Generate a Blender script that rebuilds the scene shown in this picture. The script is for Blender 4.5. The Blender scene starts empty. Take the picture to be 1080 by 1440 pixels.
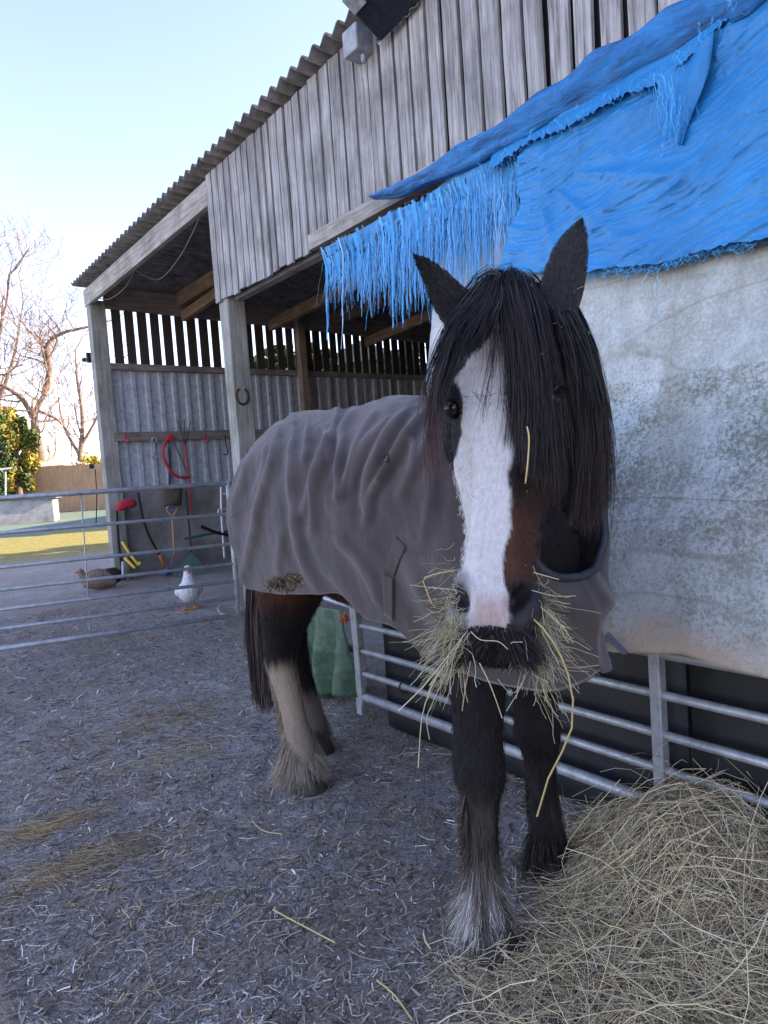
import bpy, bmesh, math, random
import numpy as np
from mathutils import Vector, Matrix, noise as mn
from mathutils.bvhtree import BVHTree
random.seed(7); RNG = np.random.default_rng(11)
SC = bpy.context.scene; COL = SC.collection
V = np.array
# ------------------------------------------------------------ camera maths (used to place things at measured spots)
F = 960.; A = math.radians(38.2); P = math.radians(3.6); R = math.radians(4.0); H = 1.45
fw = V([math.sin(A)*math.cos(P), math.cos(A)*math.cos(P), -math.sin(P)])
r0 = V([math.cos(A), -math.sin(A), 0]); u0 = np.cross(r0, fw)
cr = math.cos(R)*r0-math.sin(R)*u0; cu = math.sin(R)*r0+math.cos(R)*u0
CP = V([0, 0, H])
def ray(x, y): return fw+(x-540)/F*cr-(y-720)/F*cu
def dep(x, y, t): return CP+ray(x, y)*t
def px(x, y, X): d = ray(x, y); return CP+d*X/d[0]
def py(x, y, Y): d = ray(x, y); return CP+d*Y/d[1]
def prj(p): v = V(p)-CP; t = v@fw; return 540+F*(v@cr)/t, 720-F*(v@cu)/t, t
def tp(x, y):
    d = ray(x, y); t = (2.17+.309*(H-.9))/(d[0]-.309*d[2]); return CP+d*t      # the leaning plane of the tarps
def sm(a, b, x): t = np.clip((x-a)/(b-a), 0, 1); return t*t*(3-2*t)
# ------------------------------------------------------------ numpy noise
def _h(ix, iy, iz, s):
    n = (ix*374761393+iy*668265263+iz*2147483647+s*1274126177) & 0xffffffff
    n = ((n ^ (n >> 13))*1274126177) & 0xffffffff
    return ((n ^ (n >> 16)) & 0xffff)/65535.
def vn(x, y, z=0., s=0):
    x, y, z = np.broadcast_arrays(np.asarray(x, float), np.asarray(y, float), np.asarray(z, float))
    ix, iy, iz = [np.floor(q).astype(np.int64) for q in (x, y, z)]
    fx, fy, fz = x-ix, y-iy, z-iz
    fx, fy, fz = [q*q*(3-2*q) for q in (fx, fy, fz)]
    o = 0
    for a in (0, 1):
        for b in (0, 1):
            for c in (0, 1):
                o = o+_h(ix+a, iy+b, iz+c, s)*(fx if a else 1-fx)*(fy if b else 1-fy)*(fz if c else 1-fz)
    return o*2-1
def fbm(x, y, z=0., s=0, o=4):
    r = 0; a = 1.; f = 1.
    for i in range(o): r = r+a*vn(np.asarray(x)*f, np.asarray(y)*f, np.asarray(z)*f, s+i); a *= .5; f *= 2.03
    return r/1.9
def zg(X, Y):
    X = np.asarray(X, float); Y = np.asarray(Y, float)
    base = .025*np.clip(Y-5, 0, 40)
    near = np.clip(1-(np.hypot(X-1.5, Y-3)/14), 0, 1)
    return base+near*(.018*fbm(X*1.1, Y*1.1, 0, 3, 3)+.011*fbm(X*6, Y*6, 0, 5, 3))
# ------------------------------------------------------------ tagging and meshes
def tag(o, label=None, cat=None, group=None, kind=None):
    if label: o['label'] = label
    if cat: o['category'] = cat
    if group: o['group'] = group
    if kind: o['kind'] = kind
    return o
def empty(name, loc, label, cat, group=None):
    o = bpy.data.objects.new(name, None); COL.objects.link(o); o.location = Vector([float(q) for q in loc])
    o.empty_display_size = .1
    return tag(o, label, cat, group)
def wloc(o):
    p = Vector((0, 0, 0))
    while o is not None: p = p+o.location; o = o.parent
    return p
class MB:
    def __init__(s): s.v = []; s.f = []; s.n = 0; s.c = []; s.hasc = False
    def add(s, v, f, c=None):
        v = np.asarray(v, float).reshape(-1, 3); s.v.append(v)
        s.f += [tuple(i+s.n for i in q) for q in f]; s.n += len(v)
        if c is not None: s.hasc = True; s.c.append(np.broadcast_to(np.asarray(c, float), (len(v), 3)))
        else: s.c.append(np.ones((len(v), 3))*.5)
        return s
    def box(s, c, d, rot=None, col=None, bev=0):
        x, y, z = [q/2 for q in d]
        v = V([[-x,-y,-z],[x,-y,-z],[x,y,-z],[-x,y,-z],[-x,-y,z],[x,-y,z],[x,y,z],[-x,y,z]])
        if rot is not None: v = v@V(rot).T
        return s.add(v+V(c), [(0,3,2,1),(4,5,6,7),(0,1,5,4),(1,2,6,5),(2,3,7,6),(3,0,4,7)], col)
    def bar(s, a, b, w, h, up=(0,0,1), col=None):
        a, b = V(a, ), V(b); t = b-a; L = np.linalg.norm(t); t = t/L
        sd = np.cross(t, V(up)); sd = sd/np.linalg.norm(sd); n = np.cross(sd, t)
        return s.box((a+b)/2, (L, w, h), np.stack([t, sd, n], 1), col)
    def tube(s, pts, r, k=10, col=None, cap=True, ell=None):
        pts = np.asarray(pts, float); m = len(pts); r = np.broadcast_to(np.asarray(r, float), (m,)) if np.ndim(r) < 2 else np.asarray(r)
        T = np.gradient(pts, axis=0); T /= np.linalg.norm(T, axis=1)[:, None]+1e-12
        ref = V([0, 0, 1.]) if abs(T[0][2]) < .9 else V([1., 0, 0])
        v = []
        n = np.cross(T[0], ref); n /= np.linalg.norm(n)
        for i in range(m):
            n = n-T[i]*(n@T[i]); n /= np.linalg.norm(n); b = np.cross(T[i], n)
            for j in range(k):
                a = 2*math.pi*j/k; ri = r[i] if r.ndim == 1 else None
                if ri is not None: v.append(pts[i]+(n*math.cos(a)+b*math.sin(a))*ri)
                else: v.append(pts[i]+n*math.cos(a)*r[i][0]+b*math.sin(a)*r[i][1])
        f = [(i*k+j, i*k+(j+1) % k, (i+1)*k+(j+1) % k, (i+1)*k+j) for i in range(m-1) for j in range(k)]
        if cap: f += [tuple(range(k))[::-1], tuple((m-1)*k+j for j in range(k))]
        return s.add(v, f, col)
    def rings(s, R_, col=None, cap=True):
        m, k = R_.shape[:2]
        f = [(i*k+j, i*k+(j+1) % k, (i+1)*k+(j+1) % k, (i+1)*k+j) for i in range(m-1) for j in range(k)]
        if cap: f += [tuple(range(k))[::-1], tuple((m-1)*k+j for j in range(k))]
        return s.add(R_.reshape(-1, 3), f, col)
    def grid(s, G, col=None, keep=None):
        m, k = G.shape[:2]
        f = [(i*k+j, i*k+j+1, (i+1)*k+j+1, (i+1)*k+j) for i in range(m-1) for j in range(k-1) if keep is None or keep[i, j]]
        return s.add(G.reshape(-1, 3), f, col)
    def build(s, name, mat, parent=None, smooth=False, bevel=0, solid=0, ws=None):
        v = np.concatenate(s.v) if s.v else np.zeros((0, 3))
        if parent is not None: o0 = V(wloc(parent))
        else: o0 = V([(v[:,0].min()+v[:,0].max())/2, (v[:,1].min()+v[:,1].max())/2, v[:,2].min()])
        me = bpy.data.meshes.new(name); me.from_pydata((v-o0).tolist(), [], s.f); me.materials.append(mat)
        if s.hasc:
            ca = me.color_attributes.new('Col', 'FLOAT_COLOR', 'POINT'); c = np.ones((len(v), 4)); c[:, :3] = np.concatenate(s.c); ca.data.foreach_set('color', c.ravel())
        if smooth: me.polygons.foreach_set('use_smooth', [True]*len(me.polygons))
        o = bpy.data.objects.new(name, me); COL.objects.link(o)
        if parent is not None: o.parent = parent
        else: o.location = Vector([float(q) for q in o0])
        if bevel: b = o.modifiers.new('b', 'BEVEL'); b.width = bevel; b.segments = 2; b.limit_method = 'ANGLE'; b.angle_limit = .7
        if solid: b = o.modifiers.new('s', 'SOLIDIFY'); b.thickness = solid; b.offset = 0
        return o
def strands(name, PT, W, Cc, mat, parent=None, sides=2, flat=None):
    """PT (N,K,3) centre lines; W (N,) or (N,K) half widths; Cc (N,3) or (N,K,3). One mesh of thin blades (sides=2) or 3-sided stalks."""
    PT = np.asarray(PT, float); N, K = PT.shape[:2]
    W = np.asarray(W, float); W = np.repeat(W[:, None], K, 1) if W.ndim == 1 else W
    Cc = np.asarray(Cc, float); Cc = np.repeat(Cc[:, None], K, 1) if Cc.ndim == 2 else Cc
    T = np.gradient(PT, axis=1); T /= np.linalg.norm(T, axis=2)[..., None]+1e-9
    rv = RNG.normal(size=(N, 1, 3)) if flat is None else np.asarray(flat)*np.ones((N, 1, 3))+RNG.normal(size=(N, 1, 3))*.25
    n = np.cross(T, rv); n /= np.linalg.norm(n, axis=2)[..., None]+1e-9; b = np.cross(T, n)
    if sides == 2: offs = [n, -n]
    else: offs = [n, -.5*n+.87*b, -.5*n-.87*b]
    S = len(offs); VV = np.stack([PT+o*W[..., None] for o in offs], 2)      # N,K,S,3
    idx = np.arange(N*K*S).reshape(N, K, S); q = []
    for j in range(S if S > 2 else 1):
        j2 = (j+1) % S
        q.append(np.stack([idx[:, :-1, j], idx[:, :-1, j2], idx[:, 1:, j2], idx[:, 1:, j]], -1).reshape(-1, 4))
    q = np.concatenate(q); v = VV.reshape(-1, 3)
    o0 = V(wloc(parent)) if parent is not None else V([v[:,0].mean(), v[:,1].mean(), v[:,2].min()])
    me = bpy.data.meshes.new(name); me.vertices.add(len(v)); me.vertices.foreach_set('co', (v-o0).ravel())
    me.loops.add(len(q)*4); me.loops.foreach_set('vertex_index', q.ravel().astype(np.int32))
    me.polygons.add(len(q)); me.polygons.foreach_set('loop_start', np.arange(0, len(q)*4, 4, dtype=np.int32))
    me.update(calc_edges=True); me.materials.append(mat)
    ca = me.color_attributes.new('Col', 'FLOAT_COLOR', 'POINT'); c = np.ones((len(v), 4)); c[:, :3] = np.repeat(Cc.reshape(-1, 1, 3), S, 1).reshape(-1, 3)
    ca.data.foreach_set('color', c.ravel()); me.polygons.foreach_set('use_smooth', [True]*len(q))
    o = bpy.data.objects.new(name, me); COL.objects.link(o)
    if parent is not None: o.parent = parent
    else: o.location = Vector([float(q) for q in o0])
    return o
def interp(pts, K):
    """smooth resample of polylines pts (...,M,3) to K points (Catmull-Rom)"""
    pts = np.asarray(pts, float); M = pts.shape[-2]; t = np.linspace(0, M-1-1e-6, K); i = t.astype(int); f = (t-i)[:, None]
    g = lambda j: pts[..., np.clip(j, 0, M-1), :]
    a, b, c, d = g(i-1), g(i), g(i+1), g(i+2)
    return .5*((2*b)+(c-a)*f+(2*a-5*b+4*c-d)*f**2+(3*b-3*c+d-a)*f**3)
# ------------------------------------------------------------ materials
def lin(c): return tuple(((q/255.)/12.92 if q/255. < .04045 else ((q/255.+.055)/1.055)**2.4) for q in c)
class NT:
    def __init__(s, name, rough=.8, metal=0., spec=.4):
        s.m = bpy.data.materials.new(name); s.m.use_nodes = True; s.t = s.m.node_tree; s.b = s.t.nodes['Principled BSDF']
        s.b.inputs['Roughness'].default_value = rough; s.b.inputs['Metallic'].default_value = metal
        s.b.inputs['Specular IOR Level'].default_value = spec; s.tc = s.t.nodes.new('ShaderNodeTexCoord'); s.co = s.tc.outputs['Object']
    def n(s, ty, **k):
        x = s.t.nodes.new(ty)
        for a, b in k.items():
            if hasattr(x, a): setattr(x, a, b)
        return x
    def l(s, a, b): s.t.links.new(a, b)
    def map(s, scale=(1, 1, 1), rot=(0, 0, 0)):
        x = s.n('ShaderNodeMapping'); x.inputs['Scale'].default_value = scale; x.inputs['Rotation'].default_value = rot; s.l(s.co, x.inputs[0]); return x.outputs[0]
    def noise(s, sc, det=6, rough=.6, vec=None, dist=0):
        x = s.n('ShaderNodeTexNoise'); x.inputs['Scale'].default_value = sc; x.inputs['Detail'].default_value = det; x.inputs['Roughness'].default_value = rough
        x.inputs['Distortion'].default_value = dist; s.l(vec if vec is not None else s.co, x.inputs['Vector']); return x.outputs[0]
    def vor(s, sc, vec=None, feat='F1'):
        x = s.n('ShaderNodeTexVoronoi'); x.feature = feat; x.inputs['Scale'].default_value = sc; s.l(vec if vec is not None else s.co, x.inputs['Vector']); return x
    def ramp(s, fac, stops):
        x = s.n('ShaderNodeValToRGB'); e = x.color_ramp.elements
        while len(e) < len(stops): e.new(.5)
        for q, (p, c) in zip(e, stops): q.position = p; q.color = (*c, 1) if len(c) == 3 else c
        s.l(fac, x.inputs[0]); return x.outputs[0]
    def mix(s, f, a, b, mode='MIX'):
        x = s.n('ShaderNodeMix', data_type='RGBA', blend_type=mode)
        for val, i in ((f, 0), (a, 6), (b, 7)):
            if isinstance(val, (int, float)): x.inputs[i].default_value = val
            elif isinstance(val, tuple): x.inputs[i].default_value = (*val, 1)
            else: s.l(val, x.inputs[i])
        return x.outputs[2]
    def math(s, op, a, b=0.):
        x = s.n('ShaderNodeMath', operation=op)
        for i, v in enumerate((a, b)):
            if isinstance(v, (int, float)): x.inputs[i].default_value = v
            else: s.l(v, x.inputs[i])
        return x.outputs[0]
    def attr(s, name='Col'): x = s.n('ShaderNodeAttribute'); x.attribute_name = name; return x.outputs['Color']
    def base(s, c):
        if isinstance(c, tuple): s.b.inputs['Base Color'].default_value = (*c, 1)
        else: s.l(c, s.b.inputs['Base Color'])
        return s
    def bump(s, h, st=.3, d=.01):
        x = s.n('ShaderNodeBump'); x.inputs['Strength'].default_value = st; x.inputs['Distance'].default_value = d; s.l(h, x.inputs['Height']); s.l(x.outputs[0], s.b.inputs['Normal']); return s
g3 = lambda v: (v, v, v)
def wood(name, dark, light, axis='z', wet=None, dirt=(.045, .05, .045), sc=1.):
    n = NT(name, .85, spec=.25)
    s = {'z': (38, 38, 1.6), 'x': (1.6, 38, 38), 'y': (38, 1.6, 38)}[axis]
    g = n.noise(1.3*sc, 7, .7, n.map(s), .6); g2 = n.noise(3., 5, .6); sp = n.noise(1., 8, .75, n.map(tuple(q*2.2 if q > 2 else 9 for q in s)))
    c = n.ramp(g, [(.32, dark), (.62, light)]); c = n.mix(n.ramp(g2, [(.42, g3(0.)), (.75, g3(.6))]), c, dirt)
    c = n.mix(n.ramp(sp, [(.6, g3(0.)), (.72, g3(.55))]), c, tuple(q*.25 for q in dark))
    n.base(c).bump(n.math('ADD', g, sp), .5, .004); return n.m
M = {}
M['board'] = wood('weathered_boards', (.13, .13, .13), (.47, .465, .46), 'z')
M['beam_y'] = wood('grey_beam', (.18, .17, .155), (.50, .47, .43), 'y')
M['beam_x'] = wood('grey_rail', (.12, .11, .10), (.30, .27, .24), 'x')
M['post'] = wood('grey_post', (.16, .16, .15), (.42, .42, .38), 'z', dirt=(.06, .075, .04))
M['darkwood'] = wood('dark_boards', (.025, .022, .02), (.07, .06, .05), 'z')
M['brownwood_y'] = wood('brown_rafter', (.10, .07, .045), (.28, .20, .13), 'y')
M['brownwood_z'] = wood('pale_timber', (.14, .11, .085), (.34, .28, .21), 'z')
M['fencewood'] = wood('orange_fence_boards', (.30, .18, .10), (.52, .34, .21), 'z', dirt=(.30, .2, .12))
def metal(name, c, rough=.45, m=.7, spot=.5):
    n = NT(name, rough, m); a = n.noise(14, 8, .7); b = n.noise(90, 3, .6)
    n.base(n.ramp(a, [(.3, tuple(q*.6 for q in c)), (.5, c), (.72, tuple(min(1, q*1.25) for q in c))]))
    n.l(n.ramp(b, [(.3, g3(rough-.1)), (.7, g3(rough+.2))]), n.b.inputs['Roughness']); n.bump(b, .15, .002); return n.m
M['galv'] = metal('galvanised_steel', (.42, .45, .48), .5, .55)
M['sheet'] = metal('grey_sheet', (.42, .46, .52), .5, .15)
M['dirtysteel'] = metal('dirty_steel', (.22, .22, .22), .6, .4)
def plain(name, c, rough=.6, metal_=0., var=.25, sc=8., spec=.4):
    n = NT(name, rough, metal_, spec); a = n.noise(sc, 7, .65); n.base(n.ramp(a, [(.3, tuple(q*(1-var) for q in c)), (.7, tuple(min(1, q*(1+var)) for q in c))])); n.bump(a, .15, .004); return n.m
M['rubber'] = plain('gap_black', (.018, .019, .021), .55, sc=5)
M['panel'] = plain('dark_panel', (.022, .024, .026), .6, var=.5, sc=3)
M['concrete'] = plain('dark_concrete', (.22, .21, .20), .9, var=.5, sc=2.5)
M['rope'] = plain('pale_rope', (.45, .45, .42), .8); M['cable'] = plain('white_cable', (.5, .5, .52), .5)
M['rust'] = plain('rusty_iron', (.06, .035, .025), .8, .3, .5, 30)
M['redp'] = plain('red_paint', (.42, .03, .035), .4); M['redf'] = plain('red_cloth', (.40, .03, .05), .85, sc=20)
M['yel'] = plain('yellow_paint', (.65, .42, .03), .45); M['greenp'] = plain('green_plastic', (.02, .10, .06), .45)
M['rakep'] = plain('pale_green_plastic', (.12, .20, .16), .5); M['blackp'] = plain('black_plastic', (.012, .012, .014), .4)
M['bluep'] = plain('blue_plastic', (.03, .08, .35), .4); M['orangep'] = plain('orange_plastic', (.62, .16, .03), .5)
M['handle'] = plain('pale_ash_handle', (.42, .27, .15), .6); M['brownp'] = plain('brown_shovel', (.11, .085, .06), .7, var=.5)
M['lampgrey'] = plain('pale_grey_plastic', (.30, .33, .36), .5, var=.35, sc=25); M['lampdark'] = plain('dark_lamp_housing', (.015, .018, .03), .5, var=.6, sc=30)
M['hutch'] = wood('grey_hutch_boards', (.22, .22, .23), (.42, .42, .44), 'y'); M['felt'] = plain('slate_felt', (.14, .16, .20), .8)
M['roof'] = plain('fibre_cement', (.13, .125, .12), .9, var=.6, sc=6); M['soffit'] = plain('dark_underside', (.10, .11, .13), .9, var=.3)
M['tile'] = plain('red_roof_tiles', (.30, .12, .08), .9); M['pinkroof'] = plain('pale_shed_roof', (.45, .33, .27), .8)
M['hoof'] = plain('hoof_horn', (.045, .035, .028), .6, var=.5, sc=30)
def colmat(name, rough=.8, spec=.3, trans=0, sheen=0):
    n = NT(name, rough, 0, spec); a = n.attr(); n.base(a)
    if sheen: n.b.inputs['Sheen Weight'].default_value = sheen
    if trans: n.b.inputs['Subsurface Weight'].default_value = 0
    return n.m
M['hair'] = colmat('horse_hair', .55, .35); M['hay'] = colmat('hay_stalks', .75, .25); M['leafc'] = colmat('leaves', .7, .3); M['chips'] = colmat('mulch_bits', .9, .15)
def coatmat():
    n = NT('horse_coat', .7, 0, .18); a = n.attr(); s = n.noise(160, 3, .6, n.map((1, 1, .18)))
    n.base(n.mix(n.ramp(s, [(.3, g3(.0)), (.7, g3(.35))]), a, n.mix(1., a, (.5, .5, .5), 'MULTIPLY'))); n.bump(s, .35, .003); return n.m
M['coat'] = coatmat()
def eyemat():
    n = NT('dark_eye', .12, 0, .45); n.base((.010, .006, .004)); return n.m
M['eye'] = eyemat()
def rugmat():
    n = NT('faded_rug_canvas', .88, 0, .2)
    a = n.noise(3.2, 7, .62); b = n.noise(11, 6, .6, n.map((1, 1, .35))); w = n.noise(520, 2, .5); d = n.noise(1.6, 5, .6)
    c = n.ramp(a, [(.28, (.026, .021, .022)), (.5, (.054, .044, .046)), (.72, (.092, .076, .077))])
    c = n.mix(n.ramp(b, [(.45, g3(0.)), (.75, g3(.6))]), c, (.100, .084, .072)); 
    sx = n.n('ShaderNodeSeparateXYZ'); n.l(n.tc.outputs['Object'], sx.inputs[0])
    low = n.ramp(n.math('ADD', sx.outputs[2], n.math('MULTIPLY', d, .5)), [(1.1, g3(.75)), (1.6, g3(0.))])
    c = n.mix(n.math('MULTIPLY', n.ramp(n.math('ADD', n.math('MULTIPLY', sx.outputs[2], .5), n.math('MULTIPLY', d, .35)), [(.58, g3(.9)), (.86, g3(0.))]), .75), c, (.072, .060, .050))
    sp = n.noise(38, 4, .7); c = n.mix(n.ramp(sp, [(.66, g3(0.)), (.74, g3(.5))]), c, (.05, .042, .04))
    at = n.n('ShaderNodeSeparateColor'); n.l(n.attr(), at.inputs[0]); c = n.mix(n.math('MULTIPLY', at.outputs[0], n.ramp(b, [(.3, g3(.35)), (.6, g3(1.))])), c, (.20, .165, .175)); c = n.mix(n.math('MULTIPLY', at.outputs[1], .6), c, (.026, .021, .024))  # fading and painted highlight on ridges, painted shade in valleys, dark seams
    n.base(c).bump(n.math('ADD', n.math('MULTIPLY', w, .25), n.math('MULTIPLY', b, .8)), .5, .008)
    n.b.inputs['Sheen Weight'].default_value = .25; return n.m
M['rug'] = rugmat(); M['binding'] = plain('rug_binding', (.13, .11, .105), .85, sc=30); M['strap'] = plain('rug_strap', (.07, .06, .055), .85, sc=20)
M['collar'] = plain('dark_neck_lining', (.03, .032, .045), .5, sc=30)
def bluetarp():
    n = NT('blue_tarpaulin', .36, 0, .5)
    cr_ = n.noise(16, 9, .72, n.map((1, .8, 1.5)), .5); a = n.noise(2.0, 6, .6); f = n.noise(70, 5, .7)
    wv = []
    for d_ in ('Y', 'Z'):
        w1 = n.n('ShaderNodeTexWave'); w1.bands_direction = d_; w1.inputs['Scale'].default_value = 70; w1.inputs['Distortion'].default_value = .8; n.l(n.co, w1.inputs[0]); wv.append(w1.outputs[1])
    c = n.ramp(a, [(.3, (.014, .17, .42)), (.55, (.026, .235, .54)), (.72, (.06, .32, .62))])
    c = n.mix(n.ramp(f, [(.56, g3(0.)), (.72, g3(.22))]), c, (.22, .50, .85)); c = n.mix(n.ramp(n.noise(3.2, 8, .75), [(.60, g3(0.)), (.76, g3(.45))]), c, (.02, .10, .28))  # pale flecks are painted crinkle highlights
    n.base(c).bump(n.math('ADD', n.math('ADD', n.math('MULTIPLY', cr_, 1.3), n.math('MULTIPLY', n.math('ADD', wv[0], wv[1]), .05)), n.math('MULTIPLY', f, .25)), .38, .015); return n.m
M['blue'] = bluetarp()
def bluedirty():
    n = NT('dirty_blue_tarpaulin', .5, 0, .4); cr_ = n.noise(14, 8, .7, n.map((1, .35, 1.5)), 1.); a = n.noise(6, 6, .65)
    c = n.ramp(a, [(.3, (.02, .15, .40)), (.6, (.03, .24, .60))]); c = n.mix(n.ramp(cr_, [(.5, g3(0.)), (.72, g3(.75))]), c, (.035, .05, .06))
    c = n.mix(n.ramp(n.noise(4, 8, .75, n.map((1, .5, 2.2))), [(.50, g3(0.)), (.62, g3(.7))]), c, (.03, .07, .16))
    n.base(c).bump(cr_, .8, .03); return n.m
M['bluedirty'] = bluedirty()
M['bluefray'] = colmat('frayed_blue_fibres', .5, .4)
def whitetarp():
    n = NT('mildewed_white_sheet', .6, 0, .35)
    big = n.noise(1.5, 4, .55); fine = n.noise(26, 10, .82, n.map((1, 1, .8)), .4); mid = n.noise(4.5, 8, .7); run = n.noise(3., 5, .6, n.map((1, 2.2, .25)))
    sx = n.n('ShaderNodeSeparateXYZ'); gp_ = n.n('ShaderNodeNewGeometry'); n.l(gp_.outputs['Position'], sx.inputs[0]); zw = sx.outputs[2]; z = n.math('SUBTRACT', zw, .55)
    zz = n.math('ADD', zw, n.math('MULTIPLY', mid, .03))
    amt = n.ramp(n.math('MULTIPLY', zz, .4), [(.3, g3(.75)), (.5, g3(.95)), (.691, g3(1.)), (.694, g3(.50)), (1., g3(.42))])
    c = n.ramp(mid, [(.3, (.42, .46, .45)), (.7, (.60, .63, .61))])
    fine2 = n.noise(70, 12, .85, None, .3); dens = n.noise(2.6, 6, .65)
    sp1 = n.ramp(n.math('ADD', n.math('MULTIPLY', fine2, 1.), n.math('MULTIPLY', dens, .42)), [(.665, g3(0.)), (.78, g3(.95))])
    sp2 = n.ramp(n.math('ADD', n.math('MULTIPLY', fine, .8), n.math('MULTIPLY', dens, .55)), [(.64, g3(0.)), (.82, g3(.8))])
    col_ = n.mix(n.ramp(big, [(.42, g3(0.)), (.58, g3(1.))]), (.10, .115, .065), (.15, .15, .135))
    c = n.mix(n.math('MULTIPLY', sp2, n.math('MULTIPLY', amt, .75)), c, (.26, .27, .22)); c = n.mix(n.math('MULTIPLY', sp1, n.math('MULTIPLY', amt, .9)), c, col_)
    c = n.mix(n.ramp(n.math('ADD', n.math('MULTIPLY', run, .8), n.math('MULTIPLY', fine, .25)), [(.52, g3(0.)), (.66, g3(.5))]), c, (.24, .235, .17))
    ln = n.noise(1.1, 3, .5, n.map((1, .35, 1.6))); c = n.mix(n.ramp(ln, [(.492, g3(0.)), (.50, g3(.45)), (.508, g3(0.))]), c, (.20, .21, .15))
    br = n.ramp(n.math('ADD', n.math('MULTIPLY', z, 1.6), big), [(.80, g3(.8)), (1.02, g3(0.))]); br = n.math('MULTIPLY', br, n.ramp(sx.outputs[1], [(.0, g3(0.)), (.72, g3(0.)), (1., g3(1.))])); c = n.mix(br, c, (.46, .35, .26))
    n.base(c).bump(n.math('ADD', n.noise(7, 8, .7, n.map((1, .6, 1.6)), 1.), n.math('MULTIPLY', fine, .3)), .45, .015); return n.m
M['white'] = whitetarp()
def greentarp():
    n = NT('green_tarpaulin', .6); a = n.noise(9, 7, .7); b = n.noise(30, 6, .7)
    c = n.ramp(a, [(.35, (.018, .05, .028)), (.55, (.045, .10, .055)), (.72, (.13, .18, .11))]); n.base(n.mix(n.ramp(b, [(.55, g3(0.)), (.75, g3(.5))]), c, (.22, .25, .18))).bump(b, .3, .01); return n.m
M['green'] = greentarp()
def groundmat():
    n = NT('yard_ground', .95, 0, .15)
    big = n.noise(.9, 5, .6); mid = n.noise(6, 7, .65); fine = n.noise(75, 8, .8, dist=.8); fine2 = n.noise(150, 5, .7); fib = n.noise(42, 6, .8, n.map((1, .3, 1), (0, 0, .6)), 1.6)
    c = n.ramp(fine, [(.32, (.055, .043, .034)), (.48, (.33, .265, .21)), (.66, (.66, .56, .46))])
    c = n.mix(n.ramp(fib, [(.55, g3(0.)), (.72, g3(.7))]), c, (.50, .44, .37))
    fr = n.math('ADD', n.math('ADD', n.math('MULTIPLY', fine2, .9), n.math('MULTIPLY', mid, .45)), n.math('MULTIPLY', big, .35))
    c = n.mix(n.ramp(fr, [(.82, g3(0.)), (1.02, g3(.75))]), c, (.66, .66, .70))
    # grass beyond the yard
    sx = n.n('ShaderNodeSeparateXYZ'); n.l(n.co, sx.inputs[0]); y = n.math('ADD', sx.outputs[1], n.math('MULTIPLY', big, 2.5))
    gr = n.ramp(n.noise(14, 8, .75), [(.3, (.14, .13, .04)), (.55, (.30, .26, .085)), (.75, (.44, .37, .14))])
    gf = n.ramp(n.math('MULTIPLY', y, .02), [(.275, g3(0.)), (.32, g3(1.))])
    gr2 = n.ramp(n.noise(16, 8, .75), [(.3, (.03, .05, .025)), (.7, (.09, .12, .07))])
    c = n.mix(gf, c, gr)
    near = n.ramp(n.math('MULTIPLY', y, .1), [(.6, g3(0.)), (.72, g3(.45)), (.9, g3(.1))])
    c = n.mix(n.math('MULTIPLY', near, n.ramp(mid, [(.42, g3(0.)), (.62, g3(1.))])), c, gr2)
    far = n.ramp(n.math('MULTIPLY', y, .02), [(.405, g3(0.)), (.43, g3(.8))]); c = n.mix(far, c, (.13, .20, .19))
    n.base(c).bump(n.math('ADD', n.math('MULTIPLY', fine, 1.), n.math('MULTIPLY', fib, .7)), .9, .025); return n.m
M['ground'] = groundmat()
M['bark'] = plain('bare_tree_bark', (.17, .12, .09), .95, var=.4, sc=4)

# ============================================================ GROUND
def axis(segs): return np.concatenate([np.arange(a, b, s) for a, b, s in segs])
gx = axis([(-300, -20, 20), (-20, -2, 1.), (-2, -.2, .2), (-.2, 3.2, .02), (3.2, 6, .1), (6, 16, .6), (16, 40, 3), (40, 320, 20)])
gy = axis([(-60, -2, 4), (-2, .4, .2), (.4, 5.5, .02), (5.5, 12, .08), (12, 30, .5), (30, 60, 3), (60, 400, 20)])
GX, GY = np.meshgrid(gx, gy); GZ = zg(GX, GY)
G = MB(); G.v.append(np.stack([GX, GY, GZ], -1).reshape(-1, 3)); G.n = GX.size; G.c.append(np.ones((G.n, 3)))
nx = len(gx); ii, jj = np.meshgrid(np.arange(len(gy)-1), np.arange(nx-1), indexing='ij'); a0 = (ii*nx+jj).ravel()
me = bpy.data.meshes.new('ground'); q = np.stack([a0, a0+1, a0+nx+1, a0+nx], -1)
v = G.v[0]; me.vertices.add(len(v)); me.vertices.foreach_set('co', v.ravel()); me.loops.add(q.size); me.loops.foreach_set('vertex_index', q.ravel().astype(np.int32))
me.polygons.add(len(q)); me.polygons.foreach_set('loop_start', np.arange(0, q.size, 4, dtype=np.int32)); me.update(calc_edges=True); me.materials.append(M['ground'])
me.polygons.foreach_set('use_smooth', [True]*len(q))
go = bpy.data.objects.new('ground', me); COL.objects.link(go); tag(go, 'frosty trodden yard mulch giving way to grass', None, kind='structure')

def hump(X, Y):   # the hay mound's height above the yard
    X = np.asarray(X, float); Y = np.asarray(Y, float)
    e = sm(0, .55, (1.52-Y)+.10*np.sin(X*7))*sm(-.05, .9, X-1.06+.10*np.sin(Y*6))
    h = e*(.035+.215*sm(1.25, 2.15, X)*(1-.35*sm(.95, .2, Y)*sm(2.2, 1.2, X)))
    h = h*(1+.30*fbm(X*3.1, Y*3.1, 0, 9, 3))
    # trough between the two swells
    return h*(1-.30*np.exp(-(((Y-.78)-.35*(X-2))/.13)**2)*sm(1.4, 2.0, X))
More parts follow.
